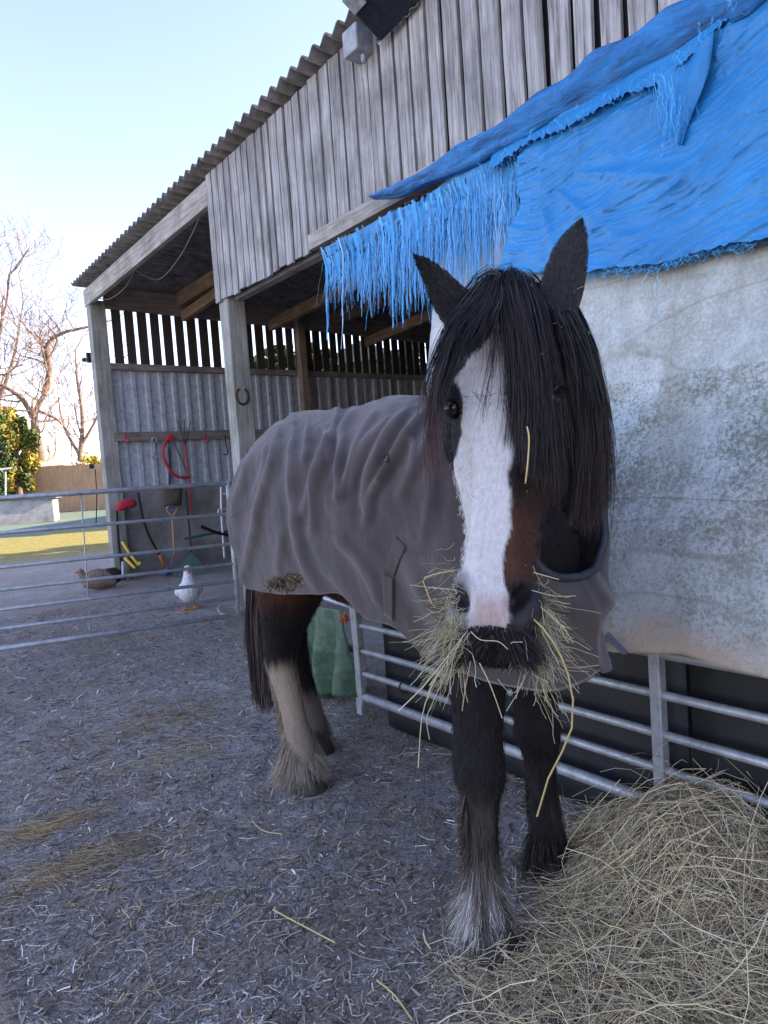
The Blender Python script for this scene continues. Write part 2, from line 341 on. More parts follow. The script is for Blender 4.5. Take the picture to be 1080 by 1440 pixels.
# mulch: thousands of chips and stalks pressed into the ground (one mass nobody could count)
def scatter():
    N = 125000
    u = RNG.random(N); yy = .35+8.2*u**1.75; ang = np.radians(RNG.uniform(6, 70, N)); 
    X = np.tan(ang)*yy*RNG.uniform(.97, 1.03, N); Y = yy
    k = (X < 2.9) & (X > -.2); X, Y = X[k], Y[k]; N = len(X)
    L = RNG.gamma(2., .0085, N)*(1+.12*Y); L = np.clip(L, .006, .12); th = RNG.random(N)*6.283
    dz = RNG.normal(0, .18, N); K = 3; s = np.linspace(-.5, .5, K); bend = RNG.normal(0, .16, N)
    bx = np.cos(th)[:, None]*s*L[:, None]-np.sin(th)[:, None]*(s**2)*L[:, None]*bend[:, None]*2
    by = np.sin(th)[:, None]*s*L[:, None]+np.cos(th)[:, None]*(s**2)*L[:, None]*bend[:, None]*2
    PX = X[:, None]+bx; PY = Y[:, None]+by; PZ = zg(PX, PY)+.002+np.abs(dz[:, None]*(s+.5)*L[:, None])+hump(PX, PY)*0
    pal = V([(.045, .036, .030), (.09, .074, .062), (.14, .12, .10), (.20, .18, .16), (.28, .25, .21), (.33, .31, .30), (.44, .43, .44), (.40, .31, .18)])
    pr = V([.24, .22, .18, .13, .09, .07, .04, .03]); pr /= pr.sum(); c = np.minimum(pal[RNG.choice(8, N, p=pr)]*RNG.uniform(.75, 1.25, (N, 1))*V([1.75, 1.66, 1.6]), .85)
    W = RNG.uniform(.0005, .0014, N)*(1+.16*Y)*(1+1.2*(RNG.random(N) < .10))
    tag(strands('mulch', np.stack([PX, PY, PZ], -1), W, c, M['chips'], flat=(0, 0, 1)), 'trodden mulch of wood chips and frosty bits covering the yard', 'mulch', kind='stuff')
    # longer loose straw lying about
    N = 1500; yy = .5+5.5*RNG.random(N)**1.4; ang = np.radians(RNG.uniform(8, 60, N)); X = np.tan(ang)*yy
    # clumps at left
    cl = V([(.62, 2.55), (.75, 2.15), (1.05, 3.6), (1.4, 3.9), (.35, 2.9), (2.15, 2.6), (1.3, 4.6)]); m = RNG.choice(7, 650)
    X = np.concatenate([X, cl[m, 0]+RNG.normal(0, .16, 650)]); yy = np.concatenate([yy, cl[m, 1]+RNG.normal(0, .09, 650)]); N = len(X)
    L = np.clip(RNG.gamma(2.5, .022, N), .02, .22); th = RNG.normal(.2, .9, N); K = 6; s = np.linspace(-.5, .5, K); bd = RNG.normal(0, .35, N)
    PX = X[:, None]+np.cos(th)[:, None]*s*L[:, None]-np.sin(th)[:, None]*s**2*L[:, None]*bd[:, None]*2; PY = yy[:, None]+np.sin(th)[:, None]*s*L[:, None]+np.cos(th)[:, None]*s**2*L[:, None]*bd[:, None]*2
    PZ = zg(PX, PY)+.004+RNG.uniform(0, .008, (N, 1))+.03*L[:, None]*np.abs(s)
    c = V([(.55, .42, .24), (.62, .52, .36), (.36, .28, .18), (.60, .56, .52)])[RNG.choice(4, N)]*RNG.uniform(.7, 1.2, (N, 1))
    tag(strands('loose_straw', np.stack([PX, PY, PZ], -1), RNG.uniform(.0007, .0016, N), c, M['hay'], sides=3), 'loose stalks of straw strewn over the trodden yard', 'straw', kind='stuff')
scatter()
def straw_patch(cx, cy, sx_, sy_, N, pal, label):
    p0 = gp(cx, cy); th0 = random.uniform(-.3, .3); X = p0[0]+RNG.normal(0, sx_, N)+RNG.normal(0, .02, N); Y = p0[1]+RNG.normal(0, sy_, N); L = np.clip(RNG.gamma(3., .022, N), .02, .2); th = RNG.normal(th0-.2, .45, N); K = 5; s = np.linspace(-.5, .5, K); bd = RNG.normal(0, .5, N)
    PX = X[:, None]+np.cos(th)[:, None]*s*L[:, None]-np.sin(th)[:, None]*s**2*L[:, None]*bd[:, None]; PY = Y[:, None]+np.sin(th)[:, None]*s*L[:, None]+np.cos(th)[:, None]*s**2*L[:, None]*bd[:, None]; PZ = zg(PX, PY)+.004+RNG.uniform(0, .012, (N, 1))
    tag(strands('straw_patch', np.stack([PX, PY, PZ], -1), RNG.uniform(.0006, .0013, N), V(pal)[RNG.integers(0, len(pal), N)]*RNG.uniform(.7, 1.2, (N, 1)), M['hay'], sides=3), label, 'straw', kind='stuff')
def gp(x, y):
    d = ray(x, y); p = CP+d*(-H)/d[2]
    for _ in range(3): p = CP+d*(float(zg(p[0], p[1]))-H)/d[2]
    return p
gpal = [(.50, .36, .18), (.42, .31, .17), (.58, .46, .28), (.30, .22, .13)]
straw_patch(60, 1165, .10, .05, 420, gpal, 'golden patch of trampled straw at the left edge of the yard')
straw_patch(105, 1218, .16, .06, 520, gpal, 'wider trampled straw patch just below the golden one at left')
straw_patch(235, 1010, .22, .16, 300, gpal, 'thin trail of straw on the yard in front of the field gate')
straw_patch(270, 1055, .16, .10, 220, [(.58, .48, .30), (.45, .36, .2)], 'sparse yellow straw scattered left of the hind hoof')
# a few single straws that stand out
def straw(p, r, label):
    P_ = V([gp(*q) for q in p]); P_[:, 2] += .012; mb = MB(); mb.tube(interp(P_, 10), r, 6, (.55, .43, .20)); tag(mb.build('straw_stalk', M['hay'], smooth=True), label, 'straw')
def gp(x, y):
    d = ray(x, y); p = CP+d*(-H)/d[2]
    for _ in range(3): p = CP+d*(float(zg(p[0], p[1]))-H)/d[2]
    return p
straw([(384, 1284), (425, 1306), (472, 1331)], .0028, 'long thick golden straw lying alone on the yard left of the front hoof')
straw([(355, 1158), (370, 1172), (398, 1177)], .0022, 'short bent yellow straw lying below the hind hoof')
straw([(530, 1384), (555, 1405), (580, 1440)], .0025, 'yellow straw at the near edge of the hay pile')

# ============================================================ HAY PILE
def haypile():
    root = empty('hay_pile', (1.8, .9, 0), 'big loose heap of pale green and tan hay against the steel gate', 'hay pile')
    x = np.arange(.9, 2.62, .03); y = np.arange(-.6, 1.62, .03); X, Y = np.meshgrid(x, y); Z = zg(X, Y)+hump(X, Y)-.018
    mb = MB(); mb.grid(np.stack([X, Y, Z], -1), (.26, .20, .12)); mb.build('matted_base', M['hay'], root, smooth=True)
    def lay(N, amin, Lm, w, lift, fx=None):
        X = RNG.uniform(.92, 2.25, N*4) if fx is None else None
        Y = RNG.uniform(.1, 1.72, N*4)
        hh = hump(X, Y); k = np.where(RNG.random(N*4) < np.clip((hh-.001)/.045, 0, 1))[0][:N]; X, Y, hh = X[k], Y[k], hh[k]; N = len(X)
        L = np.clip(RNG.gamma(3., Lm/3, N), .03, .42); flow = 2.4+.9*fbm(X*1.4, Y*1.4, 0, 21, 2); th = flow+RNG.normal(0, .95, N)
        K = 7; s = np.linspace(-.5, .5, K); bd = RNG.normal(0, .55, N)
        bx = np.cos(th)[:, None]*s*L[:, None]-np.sin(th)[:, None]*(s**2-.08)*L[:, None]*bd[:, None]*1.6
        by = np.sin(th)[:, None]*s*L[:, None]+np.cos(th)[:, None]*(s**2-.08)*L[:, None]*bd[:, None]*1.6
        PX = X[:, None]+bx; PY = Y[:, None]+by; tilt = RNG.normal(0, .32, N)
        PX = np.minimum(PX, 2.24)
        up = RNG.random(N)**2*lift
        PZ = zg(PX, PY)+hump(PX, PY)+up[:, None]+np.abs(tilt[:, None]*(s+.5*np.sign(tilt[:, None]))*L[:, None])*.7-.05*s**2*L[:, None]+.004
        PZ = np.maximum(PZ, zg(PX, PY)+.004)
        PZ += (np.sin(s*9+RNG.random((N, 1))*6)*.006)
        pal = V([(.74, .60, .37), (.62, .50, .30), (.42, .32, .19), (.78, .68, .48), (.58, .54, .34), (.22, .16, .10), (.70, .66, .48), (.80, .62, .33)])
        pr = V([.2, .2, .15, .12, .12, .08, .08, .05]); c = pal[RNG.choice(8, N, p=pr)]*RNG.uniform(.7, 1.15, (N, 1))*(.72+.38*np.clip(up/lift*2.5+.2, 0, 1))[:, None]  # low-lying stalks painted darker for the shade inside the heap
        W = RNG.uniform(w*.5, w*1.3, N)[:, None]*np.linspace(1, .6, K)
        return np.stack([PX, PY, PZ], -1), W, c
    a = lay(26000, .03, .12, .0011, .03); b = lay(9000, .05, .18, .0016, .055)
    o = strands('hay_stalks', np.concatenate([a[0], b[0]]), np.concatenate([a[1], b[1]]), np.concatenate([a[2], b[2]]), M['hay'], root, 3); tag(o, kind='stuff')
haypile()

# ============================================================ BARN
barn = empty('timber_barn', (2.95, 3, 0), 'open fronted timber barn with weathered vertical boards and corrugated roof', 'barn')
BX = 2.9
def gbase(x, y): return float(zg(x, y))-.05
# posts
def post(Y, X, w, d, z1, lean=0):
    mb = MB(); z0 = gbase(X, Y); n = 9; zs = np.linspace(z0, z1, n)
    for i in range(n-1): pass
    mb.box((X, Y, (z0+z1)/2), (d, w, z1-z0)); return mb.build('post', M['post'], barn, bevel=.008)
post(9.97, 3.0, .17, .21, 4.05); post(5.86, 2.99, .17, .18, 3.34); post(2.3, 3.0, .2, .16, 3.2); post(-1.5, 3.0, .2, .16, 3.2)
mb = MB(); mb.box((6.2, 9.8, 2.2), (.13, .13, 4.1)); mb.build('inner_post', M['brownwood_z'], barn, bevel=.006)
# cladding: individually shaped boards, one weathered skin
def board_skin(Y0, Y1, z0, z1, pitch, gap, X, th=.022):
    mb = MB(); y = Y1
    while y > Y0:
        w = pitch-gap+random.uniform(-.012, .012); a, b = y-w, y; dz = random.uniform(-.012, .012); lx = random.uniform(-.006, .006); tw = random.uniform(-.006, .006)
        n = 6; zs = np.linspace(z0+dz, z1, n); r = []
        for i, z in enumerate(zs):
            e1, e2 = random.uniform(-.003, .003), random.uniform(-.003, .003); X_ = X+lx
            r.append([(X_-th-tw, a+e1, z), (X_-th+tw, b+e2, z), (X_+tw, b+e2, z), (X_-tw, a+e1, z)])
        mb.rings(V(r)); y -= pitch+random.uniform(-.004, .004)
    return mb
cl = board_skin(4.2, 5.95, 3.09, 4.24, .118, .020, BX); cl2 = board_skin(-2.5, 4.2, 3.06, 4.26, .140, .029, BX)
for v_, f_ in ((cl2.v, cl2.f),):
    off = cl.n; cl.v += v_; cl.c += cl2.c; cl.f += [tuple(i+off for i in q) for q in f_]; cl.n += cl2.n
cl.build('cladding', M['board'], barn)
mb = MB(); mb.box((BX+.03+.02, 1.72, 3.68), (.04, 8.4, 1.12)); mb.build('dark_gap_backing', M['rubber'], barn)  # added black sheet so the gaps between boards look dark
mb = MB(); mb.box((BX+.125, 1.72, 3.19), (.09, 8.42, .2)); mb.build('lintel', M['beam_y'], barn, bevel=.006)
# eave beam
mb = MB(); mb.box((BX+.01, 8.02, 4.10), (.06, 4.1, .23)); mb.build('eave_beam', M['beam_y'], barn, bevel=.006)
# ledger with the tarps
mb = MB(); mb.box((BX-.055, 1.0, 3.125), (.06, 6.5, .11)); mb.build('ledger_beam', M['beam_y'], barn, bevel=.006)
# roof: corrugated sheets running front to back
ys = np.arange(-9, 10.25, .146/8); xs = V([2.77, 4, 7, 10, 15.2]); prof = .027*np.cos(2*np.pi*ys/.146)
G_ = np.zeros((len(xs), len(ys), 3))
for i, x in enumerate(xs): G_[i, :, 0] = x; G_[i, :, 1] = ys; G_[i, :, 2] = 4.31-.02*(x-2.9)+prof
mb = MB(); mb.grid(G_); mb.build('roof', M['roof'], barn, smooth=True, solid=.012)
# purlins, rafters
mb = MB()
for x in (4.15, 6.9, 9.6, 12.3): mb.box((x, .6, 4.31-.02*(x-2.9)-.04-.10), (.075, 18.4, .20))
mb.build('purlins', M['brownwood_y'], barn)
def brace(a, b, w, h): mb = MB(); mb.bar(a, b, w, h); return mb.build('brace', M['brownwood_y'], barn, bevel=.004)
brace((4.15, 9.7, 3.88), (4.15, 7.7, 3.98), .07, .14); brace((5.6, 9.7, 3.86), (5.6, 6.6, 3.98), .08, .16); brace((7.5, 9.7, 3.7), (7.5, 6.6, 3.92), .08, .16)
# end wall
EY = 9.95
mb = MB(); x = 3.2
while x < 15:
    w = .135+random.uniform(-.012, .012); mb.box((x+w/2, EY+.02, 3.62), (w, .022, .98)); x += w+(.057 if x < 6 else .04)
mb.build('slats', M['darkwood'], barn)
mb = MB(); mb.bar((3.1, EY-.03, 4.115), (15.1, EY-.03, 3.875), .06, .32); mb.box((9.1, EY-.035, 3.15), (12., .07, .09)); mb.box((4.7, EY-.045, 2.16), (3.3, .05, .13)); mb.build('rails', M['beam_x'], barn, bevel=.004)
# box profile sheets
px_ = []; x = 3.1
while x < 15:
    for dx, dy in ((0, 0), (.09, 0), (.105, -.032), (.155, -.032), (.17, 0)): px_.append((x+dx, EY+.04+dy))
    x += .2
G_ = np.zeros((2, len(px_), 3)); 
for i, z in enumerate((1.42, 3.12)): G_[i, :, 0] = [q[0] for q in px_]; G_[i, :, 1] = [q[1] for q in px_]; G_[i, :, 2] = z
mb = MB(); mb.grid(G_); mb.build('steel_sheeting', M['sheet'], barn, solid=.004)
mb = MB()
for x in np.arange(6.5, 14.6, .34): mb.box((x, EY-.02, 2.3), (.03, .02, 1.62))
mb.build('pale_strips', M['brownwood_z'], barn)  # thin pale strips spaced along the sheeting
mb = MB(); mb.box((9.1, EY+.12, .72), (12, .1, 1.44)); mb.build('lower_wall', M['concrete'], barn)
# back and hidden sides
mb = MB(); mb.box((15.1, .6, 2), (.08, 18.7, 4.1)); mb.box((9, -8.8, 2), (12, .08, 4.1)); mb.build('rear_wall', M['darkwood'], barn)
mb = MB(); mb.box((2.96, -5.2, 2.1), (.06, 7, 4.2)); mb.build('front_wall', M['board'], barn)
# stacked bales of stored hay hidden behind the sheets: a dark partition
mb = MB(); mb.box((3.15, -.4, 1.3), (.05, 6.6, 2.6)); mb.build('partition', M['darkwood'], barn)

# things on the barn
hs = MB(); th = np.linspace(math.radians(-60), math.radians(240), 22); c0 = py(341, 557, 5.768)
hs.tube(V([c0+V([math.cos(a)*.062, 0, -math.sin(a)*.075]) for a in th]), .011, 8); tag(hs.build('horseshoe', M['rust'], smooth=True), 'rusty horseshoe nailed to the grey timber post', 'horseshoe')
# lamp at top
lamp = empty('security_lamp', px(500, 60, 2.85), 'dark lamp housing with pale grey sensor box on the cladding', 'lamp')
c = px(503, 66, 2.82)
mb = MB(); mb.box(c+V([0, 0, .02]), (.13, .15, .16)); mb.build('sensor_box', M['lampgrey'], lamp, bevel=.01)
mb = MB(); p = px(511, 84, 2.81); mb.tube([p+V([0, 0, .03]), p, p-V([0, 0, .02])], [.014, .016, .008], 10); mb.build('sensor_knob', M['lampgrey'], lamp, smooth=True)
mb = MB(); d0 = px(528, 2, 2.66); rt = np.array(Matrix.Rotation(.5, 3, 'Y') @ Matrix.Rotation(-.25, 3, 'X')); mb.box(d0+V([0, 0, .06]), (.42, .34, .05), rt); mb.box(d0+V([-.02, .02, .14]), (.34, .28, .12), rt); mb.build('housing', M['lampdark'], lamp, bevel=.012)
mb = MB(); d1 = px(498, 2, 2.58); mb.box(d1, (.10, .10, .012), rt); mb.build('glass', M['lampgrey'], lamp)
ch = MB(); a = px(590, 0, 2.85); b = px(531, 50, 2.83)
for i in range(12):
    t = i/11; p = a*(1-t)+b*t-V([0, 0, .03*math.sin(t*3.14)]); an = np.linspace(0, 6.283, 9); d = (b-a)/np.linalg.norm(b-a); nn = V([0, 0, 1.]) if i % 2 else V([1., 0, 0])
    ch.tube(V([p+d*math.cos(q)*.02+nn*math.sin(q)*.010 for q in an]), .0035, 5, cap=False)
ch.build('chain', M['dirtysteel'], lamp, smooth=True)
sh = MB(); p = px(534, 50, 2.83); sh.tube(V([p+V([0, math.cos(q)*.022, math.sin(q)*.03-.02]) for q in np.linspace(math.pi, 2*math.pi, 9)]), .004, 6); sh.build('shackle', M['galv'], lamp, smooth=True)
# cable
def line(name, pts, r, mat, label, cat, K=30, parent=None):
    mb = MB(); mb.tube(interp(V(pts), K), r, 7); o = mb.build(name, mat, parent, smooth=True); return tag(o, label, cat) if parent is None else o
line('cable', [px(285, 292, 3.05), px(272, 325, 3.3), px(250, 365, 3.5), px(222, 393, 3.4), px(188, 379, 3.1)], .006, M['cable'], 'pale cable looping under the barn roof in the open bay', 'cable')
line('cable', [px(188, 382, 3.1), px(176, 404, 3.1), px(155, 420, 3.05), px(141, 420, 3.02)], .005, M['cable'], 'short slack cable under the eave above the corner post', 'cable')
# insulators and box on corner post
mb = MB(); p = px(125, 503, 2.93); mb.box(p, (.07, .06, .14)); mb.tube([p+V([-.03, .05, -.02]), p+V([-.06, .09, -.02])], .03, 10); tag(mb.build('junction_box', M['blackp'], bevel=.01), 'small dark box on the outer side of the corner post', 'box')
mb = MB(); p = px(133, 655, 2.93); mb.tube([p+V([.02, .1, 0]), p+V([-.04, .12, 0])], [.03, .04], 10); tag(mb.build('insulator', M['blackp'], smooth=True), 'round black fence insulator low on the corner post', 'insulator')
line('cord', [px(134, 660, 2.95), px(136, 700, 2.96), px(135, 740, 2.97)], .008, M['blackp'], 'dark cord hanging from the corner post insulator', 'cord')

# ============================================================ TOOLS on the end wall
def W(x, y, Y=9.82): return py(x, y, Y)
def tube_part(name, pts, r, mat, parent, K=16, k=8): mb = MB(); mb.tube(interp(V(pts), K), r, k); return mb.build(name, mat, parent, smooth=True)
t = empty('bow_saw', W(250, 670), 'red framed bow saw hanging from the timber rail', 'saw')
tube_part('frame', [W(238, 614), W(230, 628), W(231, 645), W(240, 662), W(252, 671), W(266, 671)], .022, M['redp'], t)
mb = MB(); mb.bar(W(243, 618), W(267, 672), .008, .03); mb.build('blade', M['dirtysteel'], t)
mb = MB(); mb.box(W(240, 616), (.11, .05, .09), np.array(Matrix.Rotation(.6, 3, 'Y'))); mb.build('grip', M['redp'], t, bevel=.015)
t = empty('pitchfork', W(265, 700), 'long red handled pole tool hanging against the steel sheeting', 'garden tool')
tube_part('handle', [W(260, 625), W(266, 675), W(270, 730)], .016, M['redp'], t)
for k in (-1, 0, 1): tube_part('tine', [W(260, 625), W(260+k*4, 612), W(259+k*9, 590+abs(k)*2)], .006, M['rust'], t)
t = empty('spanner', W(217, 632), 'small chrome ring spanner hanging on the rail', 'spanner')
for yy in (619, 642):
    c = W(217, yy); mb = MB(); mb.tube(V([c+V([math.cos(a)*.035, 0, math.sin(a)*.035]) for a in np.linspace(0, 6.283, 13)]), .01, 6, cap=False); mb.build('ring_end', M['galv'], t, smooth=True)
tube_part('shank', [W(217, 622), W(217, 640)], .012, M['galv'], t, 3)
for xx, lb in ((175, 'first red hook by the corner post'), (287, 'dark red hook with a short hanging strap beside the pitchfork')):
    h = MB(); c = W(xx, 614); h.tube(V([c+V([0, -.01, .05]), c+V([0, -.03, -.05]), c+V([.02, -.07, -.08]), c+V([.03, -.09, -.04])]), .014, 6); tag(h.build('hook', M['redp'], smooth=True), lb, 'hook', 'hooks on the tool rail')
line('hanging_iron', [W(316, 612), W(318, 625), W(320, 638), W(314, 639)], .009, M['rust'], 'thin rusty bent iron hanging at the right end of the rail', 'iron rod')
t = empty('shovel', W(240, 700), 'brown flat bladed shovel hung upside down on the wall', 'shovel')
c = W(240, 698); mb = MB(); g = V([[c+V([u*.15*(1+.15*v_), -.05-.03*(1-u*u), v_*.14]) for u in np.linspace(-1, 1, 7)] for v_ in np.linspace(1, -1, 5)]); mb.grid(g); mb.build('blade', M['brownp'], t, smooth=True, solid=.006)
tube_part('shaft', [W(238, 690), W(239, 660), W(238, 628)], .017, M['darkwood'], t)
t = empty('garden_fork', W(244, 790), 'small fork with pale D handle leaning on the concrete wall', 'fork')
tube_part('shaft', [W(242, 725, 9.7), W(244, 760, 9.72), W(245, 780, 9.74)], .016, M['handle'], t)
tube_part('grip', [W(242, 727, 9.7), W(235, 718, 9.7), W(236, 713, 9.7), W(247, 713, 9.7), W(248, 718, 9.7), W(242, 727, 9.7)], .012, M['handle'], t)
mb = MB(); mb.bar(W(237, 713, 9.69), W(246, 713, 9.69), .03, .03); mb.build('hand_bar', M['bluep'], t)
for k in (-1.5, -.5, .5, 1.5): tube_part('tine', [W(246, 779, 9.74), W(246+k*3, 783, 9.74), W(246+k*3.2, 800, 9.74)], .007, M['dirtysteel'], t, 6, 5)
t = empty('leaf_rake', W(268, 790, 9.6), 'fan shaped pale green leaf rake standing against the concrete wall', 'rake')
tube_part('handle', [W(261, 690, 9.78), W(266, 740, 9.75), W(269, 778, 9.6)], .014, M['darkwood'], t)
mb = MB(); a = W(269, 776, 9.6); g = V([[a*(1-v_)+W(269+u*19, 795+3*abs(u), 9.5)*v_ for u in np.linspace(-1, 1, 9)] for v_ in np.linspace(0.05, 1, 4)]); mb.grid(g); mb.build('head', M['rakep'], t, solid=.006)
mb = MB()
for u in np.linspace(-1, 1, 15): mb.tube(V([W(269+u*18, 794, 9.5), W(269+u*24, 806, 9.45), W(269+u*25, 811, 9.42)]), .005, 4)
tag(mb.build('tines', M['rakep'], t))
t = empty('strimmer', W(215, 770), 'black shafted strimmer with red grip leaning on the wall', 'strimmer')
tube_part('shaft', [W(194, 693), W(205, 742), W(224, 780)], .018, M['blackp'], t); tube_part('lower_grip', [W(224, 780), W(231, 795)], .022, M['orangep'], t, 4)
mb = MB(); mb.tube(interp(V([W(164, 716, 9.6), W(172, 711, 9.6), W(182, 708, 9.6), W(192, 709, 9.6)]), 10), [.03, .055, .065, .07, .07, .07, .07, .065, .05, .02], 12); tag(mb.build('rolled_bag', M['redf'], smooth=True), 'red rolled cloth bag hanging by the corner post', 'bag')
line('dark_pole', [W(164, 718), W(166, 760), W(172, 800), W(176, 815)], .02, M['blackp'], 'dark pole leaning in the corner below the red bag', 'pole')
t = empty('loppers', W(188, 790, 9.3), 'open garden loppers with two long yellow handles', 'loppers')
tube_part('handle', [W(172, 762, 9.5), W(183, 779, 9.4), W(195, 795, 9.3)], .02, M['yel'], t); tube_part('handle', [W(176, 785, 9.4), W(184, 793, 9.3), W(190, 799, 9.25)], .02, M['yel'], t)
tube_part('grip', [W(195, 795, 9.3), W(197, 790, 9.3)], .022, M['yel'], t, 4)
line('white_stake', [W(173, 790, 9.3), W(173, 812, 9.3)], .018, M['cable'], 'short white stake standing by the corner post foot', 'stake')
t = empty('hand_saw', gp(225, 806), 'orange and yellow handled pruning tool lying on the ground by the wall', 'garden tool')
def gl(x, y, h=.04): return gp(x, y)+V([0, 0, h])
tube_part('handle', [gl(200, 802), gl(215, 806), gl(238, 806)], .024, M['orangep'], t); tube_part('end_grip', [gl(232, 812), gl(243, 808)], .025, M['bluep'], t, 4)
mb = MB(); mb.bar(gl(238, 806), gl(246, 799, .10), .02, .06); mb.build('head', M['blackp'], t)
line('green_pole', [py(258, 758, 8.2), py(300, 750, 8.2), py(345, 745, 8.2)], .016, M['greenp'], 'long green pole with black end behind the gate', 'pole')
line('black_bar', [py(282, 740, 8.0), py(305, 749, 8.0), py(340, 757, 8.0)], .022, M['blackp'], 'thick black bar crossing the green pole', 'bar')
t = empty('stick_stand', py(312, 740, 8.0), 'white painted metal upright with two short arms by the gate end', 'metal stand')
tube_part('upright', [py(311, 685, 8), py(312, 730, 8), py(316, 785, 8)], .016, M['cable'], t); tube_part('arm', [py(312, 694, 8), py(322, 694, 8)], .012, M['cable'], t, 3); tube_part('arm', [py(307, 722, 8), py(309, 716, 8), py(322, 716, 8)], .014, M['galv'], t, 6)

# ============================================================ GATES
def rail(mb, a, b, r): mb.tube(V([a+(V(b)-V(a))*t for t in np.linspace(0, 1, 3)]), r, 12)
gL = empty('field_gate', (1.5, 6.3, 0), 'long galvanised seven bar field gate across the left of the yard', 'gate')
def gpl(x, z): # gate line
    return V([x, 5.95+(2.85-x)*.21, z])
zL = [1.44, 1.16, .88, .70, .54, .38, .22]; zR = [1.42, 1.13, .845, .655, .49, .33, .165]
for i, (a, b) in enumerate(zip(zL, zR)):
    A_ = gpl(-.6, a+.02*(-.6-.95)/-1.9*0); B_ = gpl(2.84, b); mb = MB(); rail(mb, A_, B_, .021 if i in (0, 6) else .0155); mb.build('bar', M['galv'], gL, smooth=True)
mb = MB(); rail(mb, gpl(2.84, 1.44), gpl(2.84, .14), .021); mb.build('end_upright', M['galv'], gL, smooth=True)
mb = MB(); rail(mb, gpl(-.6, 1.48), gpl(-.6, .2), .021); mb.build('end_upright', M['galv'], gL, smooth=True)
mb = MB(); rail(mb, gpl(1.6, 1.46), gpl(1.57, .18), .006); mb.build('brace_rod', M['galv'], gL, smooth=True)
mb = MB(); p = gpl(2.9, .9)+V([.0, -.05, 0]); mb.box((2.93, 5.62, .62), (.1, .08, 1.28)); tag(mb.build('gate_post', M['green'], bevel=.01), 'mossy green timber gate post behind the horse tail', 'post')
rp = [gl(322, 872, .05)]
mb = MB()
for k in range(3): mb.tube(V([gl(324, 868, .05)+V([math.cos(a)*(.10+.012*k), math.sin(a)*.07, .02*k+.05*math.sin(a)]) for a in np.linspace(0, 6.283, 20)]), .008, 6, cap=False)
tag(mb.build('coiled_rope', M['rope'], smooth=True), 'coil of white rope on the ground at the gate end', 'rope')
gR = empty('yard_gate', (2.2, 1.5, 0), 'galvanised barred gate standing below the mildewed white sheet', 'gate')
GZs = [.175, .31, .44, .585, .735]
for i, z in enumerate(GZs): mb = MB(); rail(mb, (2.2, 3.09, z), (2.2, -.5, z), .024 if i == 0 else (.020 if i == 4 else .0165)); mb.build('bar', M['galv'], gR, smooth=True)
for y, w in ((3.11, .05), (1.295, .042), (-.5, .05)): mb = MB(); mb.box((2.2-.002, y, .46), (.045, w, .66)); mb.build('upright', M['galv'], gR, bevel=.004)
mb = MB(); c = V([2.19, 2.72, .31]); mb.tube(V([c+V([math.cos(a)*.028, .006*math.sin(a), math.sin(a)*.028]) for a in np.linspace(0, 6.283, 11)]), .005, 6, cap=False); mb.build('wire_tie', M['rust'], gR, smooth=True)
# green tarpaulin covered hurdle further along
g2 = empty('small_hurdle', (2.28, 3.5, 0), 'short galvanised hurdle next to the barred gate, half under green tarpaulin', 'hurdle')
for z in (.66, .40): mb = MB(); rail(mb, (2.26, 3.22, z), (2.45, 4.3, z) if z > .5 else (2.29, 3.36, z), .018); mb.build('bar', M['galv'], g2, smooth=True)
mb = MB(); mb.box((2.26, 3.21, .36), (.045, .05, .66)); mb.build('upright', M['galv'], g2, bevel=.005)
def quadgrid(tl, tr, bl, br, nu, nv):
    u = np.linspace(0, 1, nu)[None, :, None]; w = np.linspace(0, 1, nv)[:, None, None]
    return (V(tl)*(1-u)+V(tr)*u)*(1-w)+(V(bl)*(1-u)+V(br)*u)*w
Gt = quadgrid(px(425, 850, 2.4), px(478, 858, 2.24), px(418, 962, 2.4), px(508, 985, 2.14), 34, 34); uu = np.linspace(0, 1, 34)[None, :]; ww = np.linspace(0, 1, 34)[:, None]
Gt[..., 0] += -.085*ww*np.sin(uu*15+ww*2)-.02*fbm(uu*4, ww*4, 0, 31); Gt[..., 2] += .03*np.sin(uu*10)*ww
mb = MB(); mb.grid(Gt); tag(mb.build('green_tarpaulin', M['green'], smooth=True, solid=.003), 'crumpled green tarpaulin draped over the hurdle behind the horse', 'tarpaulin')
mb = MB(); rr = np.random.default_rng(5)
for k in range(7):
    c = px(486, 868, 2.2); q = rr.normal(0, 1, (5, 3))*.02; mb.tube(interp(c+q, 14), .003, 4)
tag(mb.build('baler_twine', M['orangep'], smooth=True), 'knot of faded orange twine tying the hurdle corner', 'twine')
# dark panels behind gate
for k, (a, b, lb) in enumerate(((3.0, 2.25, 'far'), (2.235, 1.24, 'middle'), (1.225, .2, 'near'), (.185, -.6, 'nearest'))):
    if k == 3: continue
    mb = MB(); y = np.linspace(a, b, 12); z = np.linspace(.0, .95, 12); Y_, Z_ = np.meshgrid(y, z); X_ = 2.30+.012*fbm(Y_*2, Z_*2, k, 40); mb.grid(np.stack([X_, Y_, Z_], -1))
    tag(mb.build('rubber_mat', M['panel'], smooth=True, solid=.012), {'far': 'black rubber mat behind the gate at its far end, left of the horse forelegs', 'middle': 'black rubber mat behind the gate bars beside the horse forelegs', 'near': 'black rubber mat behind the gate at the right edge above the hay'}[lb], 'mat', 'black mats behind the barred gate')

# ============================================================ TARPS
def col_interp(pts, Y):  # pts list of (Y,z)
    p = V(sorted(pts)); return np.interp(Y, p[:, 0], p[:, 1])
def tX(z): return 2.17+(z-.9)*.309
